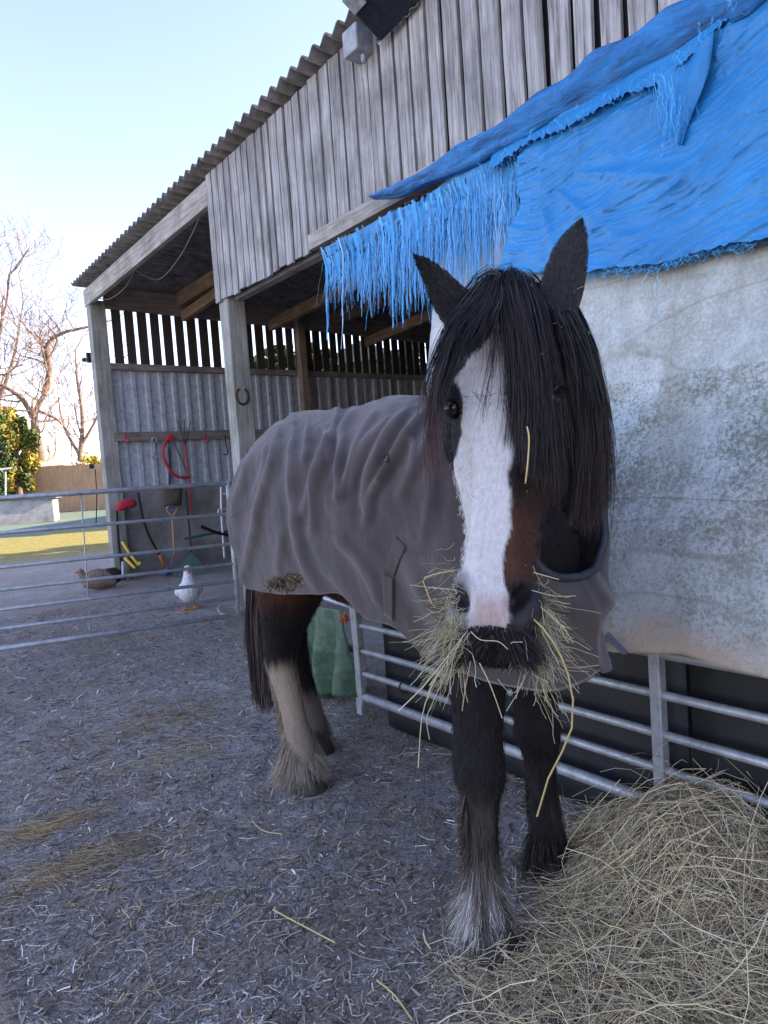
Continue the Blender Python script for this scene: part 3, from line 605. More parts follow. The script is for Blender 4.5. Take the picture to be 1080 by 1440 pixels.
# white sheet
bot = [(tp(*q)[1], tp(*q)[2]) for q in [(700, 900), (810, 900), (870, 915), (960, 918), (1020, 935), (1080, 950)]]+[(.5, .66), (-.6, .55), (2.55, 1.0), (2.0, .80)]
ny, nz = 220, 190; yl = np.linspace(0, 1, ny)[None, :]; w = np.linspace(0, 1, nz)[:, None]
zfull = 3.08-(3.08-1.0)*w; left = np.interp(zfull[:, 0], [.8, 1.4, 1.81, 2.23, 2.5, 3.1], [2.45, 2.55, 2.68, 2.74, 2.76, 2.78])[:, None]
Yg = left*(1-yl)+(-.6)*yl; zb = col_interp(bot, Yg); Zg = 3.08*(1-w)+zb*w
Xg = tX(Zg)+.035*fbm(Yg*1.3, Zg*1.3, 0, 50, 3)+.010*fbm(Yg*5+Zg*2, Zg*9, 0, 51, 3)+.0
Xg += .012*np.abs(np.sin((Yg*.35+Zg)*7+fbm(Yg*2, Zg*2, 0, 52)*2))**6*-1
Xg = np.minimum(Xg, 2.80-.02)+.0
mb = MB(); mb.grid(np.stack([Xg, Yg, Zg], -1)); wt = mb.build('white_sheet', M['white'], smooth=True, solid=.002); tag(wt, 'mildewed off white plastic sheet hanging over the gate right of the horse', 'sheet')
def patchsheet(name, pts, mat, dx, parent=None):
    P_ = V([tp(*q) for q in pts]); P_[:, 0] -= dx; mb = MB(); mb.add(P_, [tuple(range(len(P_)))]); return mb.build(name, mat, parent, solid=.003)
o_ = patchsheet('grey_tape', [(848, 904), (868, 884), (897, 913), (888, 916), (868, 897), (856, 908)], M['felt'], .055, wt)
# strap/seam edges of overlapping panels on the sheet
for k, pp in enumerate(([(846, 702), (920, 699), (1000, 702), (1085, 704)],)):
    pts = interp(V([tp(*q) for q in pp]), 40); idx = [(np.abs(Yg[:, :]-p[1])+np.abs(Zg-p[2])).argmin() for p in pts]; pts[:, 0] = Xg.ravel()[idx]-.004
    mb = MB(); mb.tube(pts, .0010, 5); mb.build('seam', M['white'], wt, smooth=True)
# blue tarpaulin
blue = empty('blue_tarpaulin', (2.8, 1.5, 2.1), 'torn bright blue tarpaulin with frayed edge hanging from the beam', 'tarpaulin')
bot = [(tp(*q)[1], tp(*q)[2]) for q in [(738, 383), (770, 388), (850, 385), (885, 381), (940, 380), (975, 366), (1000, 358), (1040, 352), (1080, 345)]]+[(.6, 2.05), (-.6, 2.1)]
ny, nz = 520, 260; yl = np.linspace(0, 1, ny)[None, :]; w = np.linspace(0, 1, nz)[:, None]
Yg = (2.16*(1-yl)+(-.6)*yl)+(.05*fbm(w*5, 0, 0, 68, 4))*(1-yl)**8; zb = col_interp(bot, Yg)+.012*fbm(Yg*9, 0, 0, 60, 3)+.006*vn(Yg*60, 0, 0, 61); Zg = 3.12*(1-w)+zb*w
sag = Zg-.10*np.sin(np.clip((2.1-Yg)/1.2, 0, 1)*3.14)*0
Xg = tX(Zg)-.095+.03*fbm(Yg*1.1, Zg*1.6, 0, 62, 3)
cre = (Zg+.22*Yg+.10*np.sin(Yg*2.2)); n1 = fbm(Yg*1.6, Zg*8, 0, 63, 4)
rdg = lambda q, p_: (1-np.abs(q))**p_
wq = .12*fbm(Yg*2, Zg*2, 0, 64, 3)
Xg += .030*fbm(Yg*1.6+wq, (Zg+.25*Yg)*4.5, 0, 63, 3)
Xg -= .020*rdg(vn(Yg*2.1+3*wq, (Zg+.30*Yg+wq)*7.5, 0, 69), 4)*(.4+.6*vn(Yg*1.5, Zg*2.5, 0, 75)**2)
Xg -= .011*rdg(vn(Yg*4.5+4*wq, (Zg+.12*Yg+wq)*21, 0, 71), 4); Xg -= .0055*rdg(vn(Yg*11, (Zg+wq)*48, 0, 72), 3); Xg -= .008*rdg(vn(Yg*9+Zg*6, Zg*3-Yg*5, 0, 73), 6)*(vn(Yg*2, Zg*3, 0, 74) > 0)
dr = np.hypot((Yg-2.05), (Zg-2.75)); an_ = np.arctan2(2.8-Zg, 2.1-Yg); Xg -= .020*np.exp(-((an_-.42)/.05)**2)*sm(.1, .4, dr)*sm(1.4, .8, dr)+.016*np.exp(-((an_-.75)/.05)**2)*sm(.1, .3, dr)*sm(1., .6, dr)+.016*np.exp(-((an_-1.1)/.06)**2)*sm(.1, .3, dr)*sm(.8, .5, dr)
Xg = np.minimum(Xg, 2.765+.0*Zg)
mb = MB(); mb.grid(np.stack([Xg, Yg, Zg], -1)); mb.build('main_sheet', M['blue'], blue, smooth=True, solid=.0015)
def onb(x, y, d=.06): p = tp(x, y); p[0] -= d; return p
# overlay band with torn lower edge, sweeping from the middle up to the right corner
top = [(712, 222), (750, 198), (800, 168), (850, 140), (940, 82), (1010, 36), (1090, -12)]; low = [(708, 250), (735, 232), (772, 209), (812, 194), (849, 176), (890, 152), (920, 140), (947, 132), (990, 100), (1030, 58), (1090, 15)]
def pathpts(p, n):
    p = V(p, ); p = V(p, dtype=float) if False else np.asarray(p, float); d = np.r_[0, np.cumsum(np.linalg.norm(np.diff(p, axis=0), axis=1))]; t = np.linspace(0, d[-1], n); return np.stack([np.interp(t, d, p[:, 0]), np.interp(t, d, p[:, 1])], -1)
n = 160; a, b = pathpts(top, n), pathpts(low, n); b[:, 1] += RNG.normal(0, 2.2, n); G_ = np.zeros((26, n, 3))
for i in range(26):
    w_ = i/25
    for j in range(n):
        q = a[j]*(1-w_)+b[j]*w_; p = onb(q[0], q[1], .095+.035*w_); G_[i, j] = p
G_[..., 0] += .012*fbm(G_[..., 1]*3, G_[..., 2]*14, 0, 70, 3)-.01*np.sin(w_)
mb = MB(); mb.grid(G_); mb.build('torn_band', M['blue'], blue, smooth=True, solid=.0015)
# hanging torn tongue at right
a = pathpts([(948, 125), (960, 160), (972, 200), (978, 214)], 30); b = pathpts([(1030, 60), (1020, 110), (1000, 170), (986, 216)], 30); G_ = np.zeros((30, 12, 3))
for i in range(30):
    for j in range(12): q = a[i]*(1-j/11)+b[i]*j/11; G_[i, j] = onb(q[0], q[1], .135+.012*math.sin(j*.8+i*.2))
mb = MB(); mb.grid(G_); mb.build('torn_tongue', M['blue'], blue, smooth=True, solid=.0015)
# rolled upper edge lying along the beam
c1 = pathpts([(525, 277), (560, 268), (620, 238), (700, 194), (780, 148), (850, 104), (920, 62), (1000, 18), (1100, -38)], 120)
wid = np.interp(np.linspace(0, 1, 120), [0, .06, .2, .45, .7, 1], [.014, .040, .062, .078, .088, .092]); Rg = np.zeros((120, 26, 3)); th = np.linspace(0, 2*np.pi, 26, endpoint=False)
for i in range(120):
    c = px(c1[i][0], c1[i][1], 2.72); s_ = wid[i]*(1+.15*math.sin(i*.31))
    rad = 1+.42*fbm(np.cos(th)*1.8+5, np.sin(th)*1.8, i*.05, 80, 4)+.16*vn(np.cos(th)*5, np.sin(th)*5, i*.12, 84)
    Rg[i, :, 0] = c[0]-.0+np.cos(th)*.05*rad*(.6+s_*6); Rg[i, :, 1] = c[1]; Rg[i, :, 2] = c[2]+.0+np.sin(th)*s_*rad
mb = MB(); mb.rings(Rg); mb.build('rolled_edge', M['bluedirty'], blue, smooth=True)
# shredded left part: ribbons and threads
def shred():
    PT, Wd, Cc = [], [], []
    P_all = []
    K = 14
    def add(x, y0, y1, wpx, jit=3, sway=4, d=.03, white=0):
        p0 = tp(x, y0); p1 = tp(x+random.gauss(0, sway), y1); s = np.linspace(0, 1, K)[:, None]
        Pn = p0*(1-s)+p1*s; Pn[:, 0] = np.minimum(Pn[:, 0]-.03, 2.745); Pn[:, 1] += np.cumsum(RNG.normal(0, .0022*jit, K)); Pn[:, 0] += -d*(.4+random.random())+np.cumsum(RNG.normal(0, .002, K)); PT.append(Pn)
        wv = wpx/960*2.6*np.linspace(1, .45, K)*(1+.25*RNG.normal(size=K)); Wd.append(np.abs(wv)); base = V((.06, .34, .68))*(1-white)+V((.50, .62, .72))*white; Cc.append(np.tile(base*random.uniform(.6, 1.35), (K, 1)))
    def beamy(x): return 350-(x-465)*.50
    def endy(x):
        return np.interp(x, [465, 480, 497, 510, 520, 535, 545, 560, 575, 590, 620, 650, 680, 700, 740], [470, 400, 440, 395, 425, 445, 400, 440, 470, 430, 445, 420, 430, 410, 400])
    for x, y1, w_ in ((469, 478, 3.2), (494, 492, 1.8), (520, 435, 4), (528, 448, 3), (551, 385, 3), (565, 462, 4), (577, 455, 2.6), (598, 420, 3)): add(x, beamy(x)+2, y1, w_, 1.2, 2, white=.6 if x == 494 else 0)
    for k in range(1150):
        x = 467+275*random.random()**.8; y0 = beamy(x)+random.random()**.7*60; y1 = y0+random.uniform(15, 60)+ (endy(x)-y0)*random.random()**1.6*.9; y1 = min(y1, endy(x)+random.gauss(0, 12)); 
        if y1 < y0+8: continue
        add(x, y0, y1, random.uniform(.25, 1.1), 2, 3, .05*random.random(), white=.35*random.random()**2)
    for k in range(170):      # woven scraps, denser near the beam
        x = random.uniform(470, 745); y0 = beamy(x)+random.uniform(0, 20); L = random.uniform(45, 100)*(.6+.4*(x-465)/280); add(x, y0, min(y0+L, endy(x)), random.uniform(2.2, 6), .8, 3, .02*random.random())
    for k in range(420):      # fringe on the straight torn hem and torn band
        x = random.uniform(745, 1080); yb = np.interp(x, [738, 850, 940, 1000, 1080], [383, 385, 380, 358, 345]); add(x, yb-4, yb+abs(random.gauss(0, 5))+2, .5, 2, 3, .045)
    for k in range(90):
        x = random.uniform(692, 1075); yb = np.interp(x, [690, 730, 772, 812, 849, 890, 920, 947, 990, 1030, 1090], [262, 235, 209, 194, 176, 152, 140, 132, 100, 58, 15]); add(x, yb-6, yb+abs(random.gauss(0, 6))+3, .5, 2, 3, .115)
    for k in range(80): x = random.uniform(955, 1000); add(x, 120+random.random()*70, 200+random.gauss(0, 16), .5, 1.5, 4, .15)
    for x, y1 in ((712, 400), (715, 395), (722, 370), (935, 430), (940, 455), (933, 405), (1066, 380)): add(x, 300 if x < 800 else 370, y1, .5, 1.5, 3, .06, .5)
    strands('frayed_strips', PT, V(Wd), V(Cc), M['bluefray'], blue, 2, flat=(1, .2, 0))
    # a patchy half woven backing between the strips
    xs = np.arange(468, 745, 2.); G2 = np.zeros((30, len(xs), 3)); 
    for j, x in enumerate(xs):
        for i in range(30):
            y = beamy(x)+2-20*float(sm(600, 690, x))+i/29*(38+18*float(sm(600, 690, x))+62*(x-465)/280+14*float(fbm(x*.03, 0, 0, 90, 3)))
            p = tp(x, y); p[0] = min(p[0]-.05, 2.745)+.02*float(vn(x*.05, i*.2, 0, 91)); G2[i, j] = p
    ky = fbm(xs[None, :]*.32, np.arange(30)[:, None]*.07, 0, 92, 3); keep = ky < (.35-np.arange(30)[:, None]*.016); keep[:6] |= ky[:6] < .8; keep[:19] |= (xs[None, :] > 575)
    mb = MB(); mb.grid(G2, keep=keep[:-1, :-1]); mb.build('ragged_weave', M['blue'], blue, smooth=True)
shred()

# ============================================================ BACKGROUND
fence = empty('garden_fence', (6.5, 29.8, .6), 'sunlit brown timber fence across the far end of the grass', 'fence')
fa, fb = dep(-60, 722, 28), dep(215, 710, 28); 
fa = dep(-90, 728, 27.5)
def fbase(p): return float(zg(p[0], p[1]))
mb = MB(); L = np.linalg.norm(fb-fa); n = int(L/.14); d = (fb-fa)/L; dh = V([d[0], d[1], 0]); dh /= np.linalg.norm(dh); nrm = V([dh[1], -dh[0], 0])
for i in range(n):
    p = fa+d*L*i/n; z0 = fbase(p); hgt = 1.86+random.uniform(-.01, .01); mb.box((p[0]+nrm[0]*random.uniform(0, .01), p[1]+nrm[1]*.0, z0+hgt/2), (.132, .02, hgt), np.stack([dh, nrm*-1, V([0, 0, 1.])], 1))
mb.build('boards', M['fencewood'], fence)
mb = MB()
for zz in (.35, 1.5): mb.bar(V([*fa[:2], fbase(fa)+zz])-nrm*.05, V([*fb[:2], fbase(fb)+zz])-nrm*.05, .05, .09)
mb.build('rails', M['fencewood'], fence)
ht = empty('garden_box', dep(40, 735, 22), 'low grey timber hutch with slate coloured lid on the grass', 'hutch')
c = dep(20, 735, 22.6); z0 = float(zg(c[0], c[1])); a = dep(78, 725, 23.2); 
rz = math.radians(-20); rt = np.array(Matrix.Rotation(rz, 3, 'Z'))
mb = MB(); mb.box((c[0]-.05, c[1], z0+.38), (2.7, 1.3, .80), rt); mb.build('body', M['hutch'], ht, bevel=.01)
mb = MB(); mb.box((c[0]-.05, c[1], z0+.82), (2.95, 1.5, .07), rt@np.array(Matrix.Rotation(.03, 3, 'Y'))); mb.build('lid', M['felt'], ht, bevel=.01)
# small shed roofs beyond the fence
def shed(x, w, h, ytop, mat, label, name='garden_shed', t=34):
    r = empty(name, dep(x, ytop, t), label, 'shed'); c = dep(x, ytop, t); W_ = w/960*t/2; D = 1.6; hz = h/960*t
    mb = MB(); v = []; 
    ex = cr*V([1, 1, 0]); ex /= np.linalg.norm(ex); ey = V([-ex[1], ex[0], 0])
    q = [c-ex*W_-ey*D-V([0, 0, hz]), c+ex*W_-ey*D-V([0, 0, hz]), c+ex*W_*.8+V([0, 0, 0]), c-ex*W_*.8, c-ex*W_+ey*D-V([0, 0, hz]), c+ex*W_+ey*D-V([0, 0, hz])]
    mb.add(q, [(0, 1, 2, 3), (3, 2, 5, 4), (0, 3, 4), (1, 5, 2), (0, 4, 5, 1)]); mb.build('roof', mat, r)
    z0 = float(zg(c[0], c[1])); mb = MB(); mb.box((c[0], c[1], (z0+c[2]-hz)/2), (2*W_*.92, 2*D*.9, c[2]-hz-z0), np.stack([ex, ey, V([0, 0, 1.])], 1)); mb.build('walls', M['fencewood'], r)
shed(84, 50, 8, 648, M['pinkroof'], 'shed with pale pinkish roof just above the fence'); shed(48, 14, 7, 647, M['tile'], 'small red roofed shed left of the paler one')
mb = MB(); mb.bar(dep(-20, 663, 24), dep(18, 658, 24.4), .5, .06); mb.bar(dep(8, 660, 24.3), dep(8, 700, 24.3), .05, .05, up=(1, 0, 0)); tag(mb.build('lean_to_roof', M['galv']), 'thin white roof edge at the far left above the hutch', 'roof')
# bare trees
def bare(root_px, t, pts_list, seed, label, twigs=True, spread=1., hgt=1., th=.02, name='bare_tree'):
    rs = random.Random(seed); base = dep(*root_px, t); base[2] = float(zg(base[0], base[1]))-.1
    r = empty(name, base, label, 'tree', 'bare trees beyond the fence'); tr = MB(); PT = []; WD = []
    def grow(p, d, L, rad, lev):
        n = 6; pts = [p]; q = V(p); dd = V(d)
        for i in range(n-1):
            dd = dd+V([rs.gauss(0, .16), rs.gauss(0, .16), rs.gauss(.05, .12)]); dd /= np.linalg.norm(dd); q = q+dd*L/(n-1); pts.append(q)
        if rad > .045: tr.tube(V(pts), np.linspace(rad, rad*.6, n), 7 if lev < 3 else 5, cap=False)
        else: PT.append(V(pts)); WD.append(np.linspace(rad, rad*.5, n))
        if lev >= 6 or rad < .008: return
        for k in range(2 if lev < 1 else 3 if lev < 5 else 3):
            i = rs.randint(2, n-1) if k else n-1; u = V([rs.gauss(0, 1), rs.gauss(0, 1), rs.gauss(.25, .7)]); u /= np.linalg.norm(u)
            nd = V(dd)*.75+u*.75*spread; nd /= np.linalg.norm(nd); grow(pts[i], nd, L*rs.uniform(.62, .85), rad*rs.uniform(.5, .66), lev+1)
    for pl, rad in pts_list:
        rad = rad*.72
        P_ = V([dep(a, b, tt) if len_ == 3 else dep(a, b, t) for (a, b, tt), len_ in [((q+(t,))[:3], 3) for q in pl]]); 
        if rad > .2: P_[0][2] = base[2]
        Q = interp(P_, 18); rr_ = np.linspace(rad, rad*.35, 18); tr.tube(Q, rr_, 9, cap=False)
        for i in range(5, 18, 2):
            u = V([rs.gauss(0, 1), rs.gauss(0, 1), rs.gauss(.4, .6)]); u /= np.linalg.norm(u); grow(Q[i], u, hgt*rs.uniform(1.2, 2.4), rr_[i]*.42, 2)
        dd = Q[-1]-Q[-2]; dd /= np.linalg.norm(dd); grow(Q[-1], dd, hgt*2., rr_[-1]*.9, 2)
    tr.build('trunk', M['bark'], r, smooth=True)
    if PT: c = np.tile(V((.21, .15, .12)), (len(PT), 1))*RNG.uniform(.8, 1.2, (len(PT), 1)); strands('twigs', PT, np.maximum(V(WD), th*.5), c, M['leafc'], r, 2)
bare((60, 690), 36, [([(58, 725), (57, 640), (48, 590), (62, 555)], .42), ([(62, 555), (70, 520), (66, 488), (84, 470), (122, 460)], .24), ([(48, 590), (30, 560), (0, 540), (-30, 520)], .22), ([(55, 578), (80, 590), (100, 612)], .13), ([(66, 492), (52, 478), (30, 452)], .1)], 3, 'large bare tree with twisting pale trunk beyond the fence', hgt=.85, th=.02)
bare((10, 690), 46, [([(5, 725), (2, 600), (-8, 520), (5, 440)], .4), ([(0, 560), (20, 500), (30, 440)], .2), ([(-10, 600), (-40, 520), (-40, 450)], .2)], 8, 'bare tree at the far left edge behind the evergreen', hgt=1.3, th=.025)
bare((110, 690), 44, [([(112, 725), (112, 650), (116, 590), (108, 530)], .3), ([(112, 640), (90, 600), (82, 560)], .16), ([(112, 630), (135, 590), (142, 560)], .16)], 15, 'thin bare tree just left of the barn corner post', hgt=1.15, th=.022)
# leafy trees made of many small leaves around limbs
def leafy(c, rad, N, cols, label, name='evergreen_tree', seed=1, trunk=True, size=.09, group=None, cat='tree'):
    rg = np.random.default_rng(seed); c = V(c); rad = V(rad); z0 = float(zg(c[0], c[1])); r = empty(name, (c[0], c[1], z0), label, cat, group)
    cl_ = rg.normal(size=(46, 3)); cl_ /= np.linalg.norm(cl_, axis=1)[:, None]; cl_ *= rg.random((46, 1))**.4; cc = c+cl_*rad*.85; m = rg.integers(0, 46, N)
    u = rg.normal(size=(N, 3)); u /= np.linalg.norm(u, axis=1)[:, None]; s_ = rg.uniform(.10, .30, 46)[m][:, None]; P_ = cc[m]+u*rad*s_*(rg.random((N, 1))**.35)
    P_[:, 2] = np.maximum(P_[:, 2], z0+.05)
    d = rg.normal(size=(N, 3)); d /= np.linalg.norm(d, axis=1)[:, None]; L = rg.uniform(size*.6, size*1.3, (N, 1)); s = np.linspace(-.5, .5, 3)[None, :, None]; PT = P_[:, None]+d[:, None]*L[:, None]*s
    W_ = np.stack([L[:, 0]*.12, L[:, 0]*.34, L[:, 0]*.08], 1); c_ = V(cols)[rg.integers(0, len(cols), 46)[m]]*rg.uniform(.65, 1.4, (N, 1)); strands('crown', PT, W_, c_, M['leafc'], r)
    if trunk:
        mb = MB(); mb.tube(V([(c[0], c[1], z0-.1), (c[0]+.05, c[1], (z0+c[2])/2), (c[0], c[1]+.05, c[2]+rad[2]*.4)]), [.2, .14, .05], 8)
        for k in range(8): q = cc[k*5]; mb.tube(V([(c[0], c[1], c[2]-rad[2]*.5+k*.1), (V([c[0], c[1], c[2]])+q)/2, q]), [.06, .04, .015], 6)
        mb.build('trunk', M['bark'], r, smooth=True)
yg = [(.24, .20, .03), (.17, .17, .03), (.10, .13, .025), (.32, .26, .05), (.07, .09, .02)]; dg = [(.03, .06, .02), (.05, .08, .025), (.08, .11, .03)]
leafy(dep(20, 640, 27), (1.0, 1.0, 2.1), 16000, yg, 'sunlit golden green evergreen in front of the bare tree', seed=2, size=.13)
leafy(dep(-14, 640, 26), (.85, .9, 1.9), 9000, dg, 'darker evergreen at the far left beside the golden one', seed=3, size=.12)
leafy(dep(132, 672, 34), (1.1, 1., 1.3), 5000, [(.36, .30, .05), (.30, .22, .05)], 'small golden bush peeping over the fence by the corner post', 'bush', 4, size=.12, cat='bush')
for k, (x, y, z, s_, lb) in enumerate(((7.4, 11.6, 2.9, 1.5, 'dark evergreen seen through the middle slats behind the barn'), (10.4, 11.6, 2.9, 1.5, 'dark evergreen seen through the right hand slats behind the barn'))):
    leafy((x, y, z), (s_, .8, 1.5), 9000, [(.03, .05, .02), (.06, .08, .03), (.10, .13, .05)], lb, 'evergreen_tree', 20+k, size=.2)
# unseen building added out of frame to throw the far shade over the grass
nb = empty('added_shade_barn', (16.6, 21, .3), 'plain barn added out of view to shade the far grass', 'barn')
rn = np.array(Matrix.Rotation(math.atan2(2.2, 2.9), 3, 'Z')); cn = V([17.4, 20.0, 0]); mb = MB(); mb.box(cn+V([0, 0, 2.3]), (13, 2.6, 4.6), rn); mb.build('walls', M['darkwood'], nb); mb = MB(); mb.add(V([(-6.7, -1.45, 4.6), (6.7, -1.45, 4.6), (6.7, 1.45, 4.6), (-6.7, 1.45, 4.6), (-6.7, 0, 5.2), (6.7, 0, 5.2)])@rn.T+cn, [(0, 1, 5, 4), (2, 3, 4, 5), (0, 4, 3), (1, 2, 5), (0, 3, 2, 1)]); mb.build('roof', M['roof'], nb)
# ============================================================ THE HORSE
horse = empty('horse', (1.6, 2.1, 0), 'black and brown cob horse with white blaze wearing a faded rug and eating hay', 'horse')
# head frame: local x = image right (the horse's left), y = out of the face, z = up to the poll
HP0 = dep(704, 403, 1.40); HP1 = dep(689, 925, 1.12); HL = np.linalg.norm(HP0-HP1); hz = (HP0-HP1)/HL
vd = -ray(700, 650); vd = vd-hz*(vd@hz); vd /= np.linalg.norm(vd); psi = math.radians(11)
hx0 = np.cross(vd, hz); hx0 /= np.linalg.norm(hx0)
if hx0@cr < 0: hx0 = -hx0
hy = vd*math.cos(psi)-hx0*math.sin(psi); hx = hx0*math.cos(psi)+vd*math.sin(psi)
HM = np.stack([hx, hy, hz], 1)      # columns
def h2w(p): return HP0+np.asarray(p, float)@HM.T
def w2h(p): return (np.asarray(p, float)-HP0)@HM
# s: 0 poll .. 1 lip; local z = -s*HL.  columns: s, half width at the face plane, max half width, y of face plane, y of the jaw line
HS = V([(-.07, .020, .040, -.10, -.16), (-.02, .045, .075, -.035, -.22), (.06, .060, .090, .002, -.25), (.16, .072, .104, .010, -.27), (.26, .078, .117, .012, -.285), (.33, .074, .119, .012, -.29),
        (.42, .058, .108, .010, -.285), (.50, .047, .098, .008, -.265), (.58, .042, .080, .005, -.225), (.66, .041, .066, .003, -.18), (.74, .046, .060, .002, -.145), (.81, .052, .065, .004, -.125),
        (.87, .058, .074, .006, -.115), (.915, .052, .070, .000, -.11), (.95, .044, .060, -.012, -.105), (.98, .036, .048, -.026, -.095), (1.005, .018, .024, -.045, -.08)])
sf = np.linspace(-.07, 1.005, 60); HI = np.stack([np.interp(sf, HS[:, 0], HS[:, k]) for k in range(5)], 1)
for k in range(1, 5): HI[:, k] = np.convolve(np.pad(HI[:, k], 2, 'edge'), [.1, .2, .4, .2, .1], 'valid')
kk = 40; ths = np.linspace(0, 2*np.pi, kk, endpoint=False); RR = np.zeros((60, kk, 3))
for i in range(60):
    s, wf, wm, yf, yb = HI[i]; D = yf-yb; yc = yf-D*.42
    for j, a in enumerate(ths):
        ca, sa = math.cos(a), math.sin(a)
        e = .72 if sa > 0 else .95
        xx = np.sign(ca)*abs(ca)**e*wm; yy = yc+(np.sign(sa)*abs(sa)**(.82 if sa > 0 else .9))*(D*.42 if sa > 0 else D*.58)
        # narrow toward the face plane
        if sa > 0: f = sa**1.6; xx = xx*(1-f)+np.clip(xx*1.6, -wf, wf)*f if abs(xx) > 1e-6 else xx
        else: xx *= 1-.35*abs(sa)**2
        RR[i, j] = (xx, yy, -s*HL)
hb = MB(); hb.rings(h2w(RR.reshape(-1, 3)).reshape(60, kk, 3))
def ball(mb, c, r, M3=None, nu=16, nv=10):
    g = []
    for i in range(nv+1):
        p = math.pi*i/nv
        for j in range(nu): t = 2*math.pi*j/nu; g.append((math.sin(p)*math.cos(t)*r[0], math.sin(p)*math.sin(t)*r[1], math.cos(p)*r[2]))
    g = V(g); g = g if M3 is None else g@M3.T; g = (g+V(c)).reshape(nv+1, nu, 3); mb.rings(g)
# brow ridges, cheek, nostril wings, lips
for sx_ in (-1, 1):
    ball(hb, h2w((sx_*.092, -.030, -.312*HL)), (.022, .030, .030), HM)
    ball(hb, h2w((sx_*.083, -.015, -.27*HL)), (.030, .025, .030), HM)
    ball(hb, h2w((sx_*.066, -.170, -.42*HL)), (.045, .095, .110), HM)
    ball(hb, h2w((sx_*.070, -.075, -.47*HL)), (.024, .030, .075), HM)
    ball(hb, h2w((sx_*.053, -.018, -.870*HL)), (.028, .038, .050), HM)
    ball(hb, h2w((sx_*.024, -.030, -.968*HL)), (.024, .028, .024), HM)
ball(hb, h2w((0, -.085, -.955*HL)), (.030, .030, .026), HM)
# torso, neck, legs
def ell(mb, pts, rad, k=20):
    pts = interp(V(pts), len(pts)*4); rad = interp(V(rad), len(rad)*4); mb.tube(pts, rad, k)
def ringsY(mb, rows, k=28):
    rows = interp(V(rows), len(rows)*4); g = np.zeros((len(rows), k, 3)); a = np.linspace(0, 2*np.pi, k, endpoint=False)
    for i, (y, x, zc, hw, hh) in enumerate(rows): g[i, :, 0] = x+np.cos(a)*hw; g[i, :, 1] = y; g[i, :, 2] = zc+np.sin(a)*hh
    mb.rings(g)
ringsY(hb, [(3.0, 1.68, 1.20, .07, .10), (2.93, 1.68, 1.22, .17, .20), (2.82, 1.68, 1.26, .24, .27), (2.6, 1.68, 1.29, .28, .34), (2.35, 1.67, 1.26, .30, .36), (2.0, 1.66, 1.25, .30, .37), (1.75, 1.63, 1.25, .27, .36), (1.5, 1.60, 1.20, .24, .32), (1.32, 1.57, 1.16, .19, .24), (1.2, 1.56, 1.14, .10, .14)])
nb0 = h2w((0, -.15, -.10*HL)); nb1 = h2w((.0, -.20, -.22*HL))
hb.tube(interp(V([(1.64, 1.75, 1.33), (1.58, 1.50, 1.36), (1.47, 1.30, 1.46), (1.33, 1.17, 1.58), nb1*.5+nb0*.5+V([.05, .07, -.0]), nb0*.5+nb1*.5]), 24), interp(V([(.26,)*2, (.225,)*2, (.19,)*2, (.155,)*2, (.12,)*2, (.09,)*2]), 24)[:, 0], 20)
def leg(rows, k=18):
    rows = interp(V(rows), len(rows)*5); g = np.zeros((len(rows), k, 3)); a = np.linspace(0, 2*np.pi, k, endpoint=False)
    for i, (x, y, z, rx, ry) in enumerate(rows): g[i, :, 0] = x+np.cos(a)*rx; g[i, :, 1] = y+np.sin(a)*ry; g[i, :, 2] = z
    hb.rings(g)
def foreleg(x0, y0, x1, y1, w=1.):
    f = lambda t: (x0*(1-t)+x1*t, y0*(1-t)+y1*t)
    R_ = [(1.12, .13, .15, 0), (.95, .115, .13, 0), (.82, .093, .105, .2), (.70, .075, .085, .35), (.60, .073, .080, .45), (.545, .078, .084, .5), (.49, .074, .080, .55), (.43, .052, .060, .6), (.34, .045, .052, .7), (.25, .046, .055, .8), (.185, .056, .064, .85), (.14, .056, .062, .92), (.10, .052, .058, .97)]
    leg([(f(t)[0], f(t)[1], z, a*w, b*w) for z, a, b, t in R_])
foreleg(1.47, 1.46, 1.395, 1.42); foreleg(1.76, 1.50, 1.80, 1.50, .97)
def hindleg(x0, x1, y1):
    R_ = [(1.20, .15, .20, 2.70), (1.05, .155, .22, 2.70), (.92, .145, .19, 2.72), (.80, .115, .145, 2.77), (.70, .085, .112, 2.83), (.62, .075, .098, 2.87), (.555, .073, .088, 2.87), (.49, .064, .073, 2.85), (.40, .056, .064, 2.82), (.30, .056, .062, 2.79), (.22, .062, .068, 2.76), (.16, .060, .064, 2.74), (.10, .054, .06, 2.73)]
    leg([(x0+(x1-x0)*(1.25-z)/1.15, y+(y1-2.73), z, a, b) for z, a, b, y in R_])
hindleg(1.55, 1.575, 2.73); hindleg(1.82, 1.84, 3.06)
tmp = hb.build('tmp', M['coat']); md = tmp.modifiers.new('r', 'REMESH'); md.mode = 'VOXEL'; md.voxel_size = .0075; md.use_smooth_shade = True
md2 = tmp.modifiers.new('s', 'SMOOTH'); md2.iterations = 7; md2.factor = .5
bpy.context.view_layer.update(); dg_ = bpy.context.evaluated_depsgraph_get(); ev = tmp.evaluated_get(dg_); bme = bpy.data.meshes.new_from_object(ev)
vc = np.zeros(len(bme.vertices)*3); bme.vertices.foreach_get('co', vc); vc = vc.reshape(-1, 3)+V(tmp.location); nr = np.zeros(len(bme.vertices)*3); bme.vertices.foreach_get('normal', nr); nr = nr.reshape(-1, 3)
bpy.data.objects.remove(tmp)
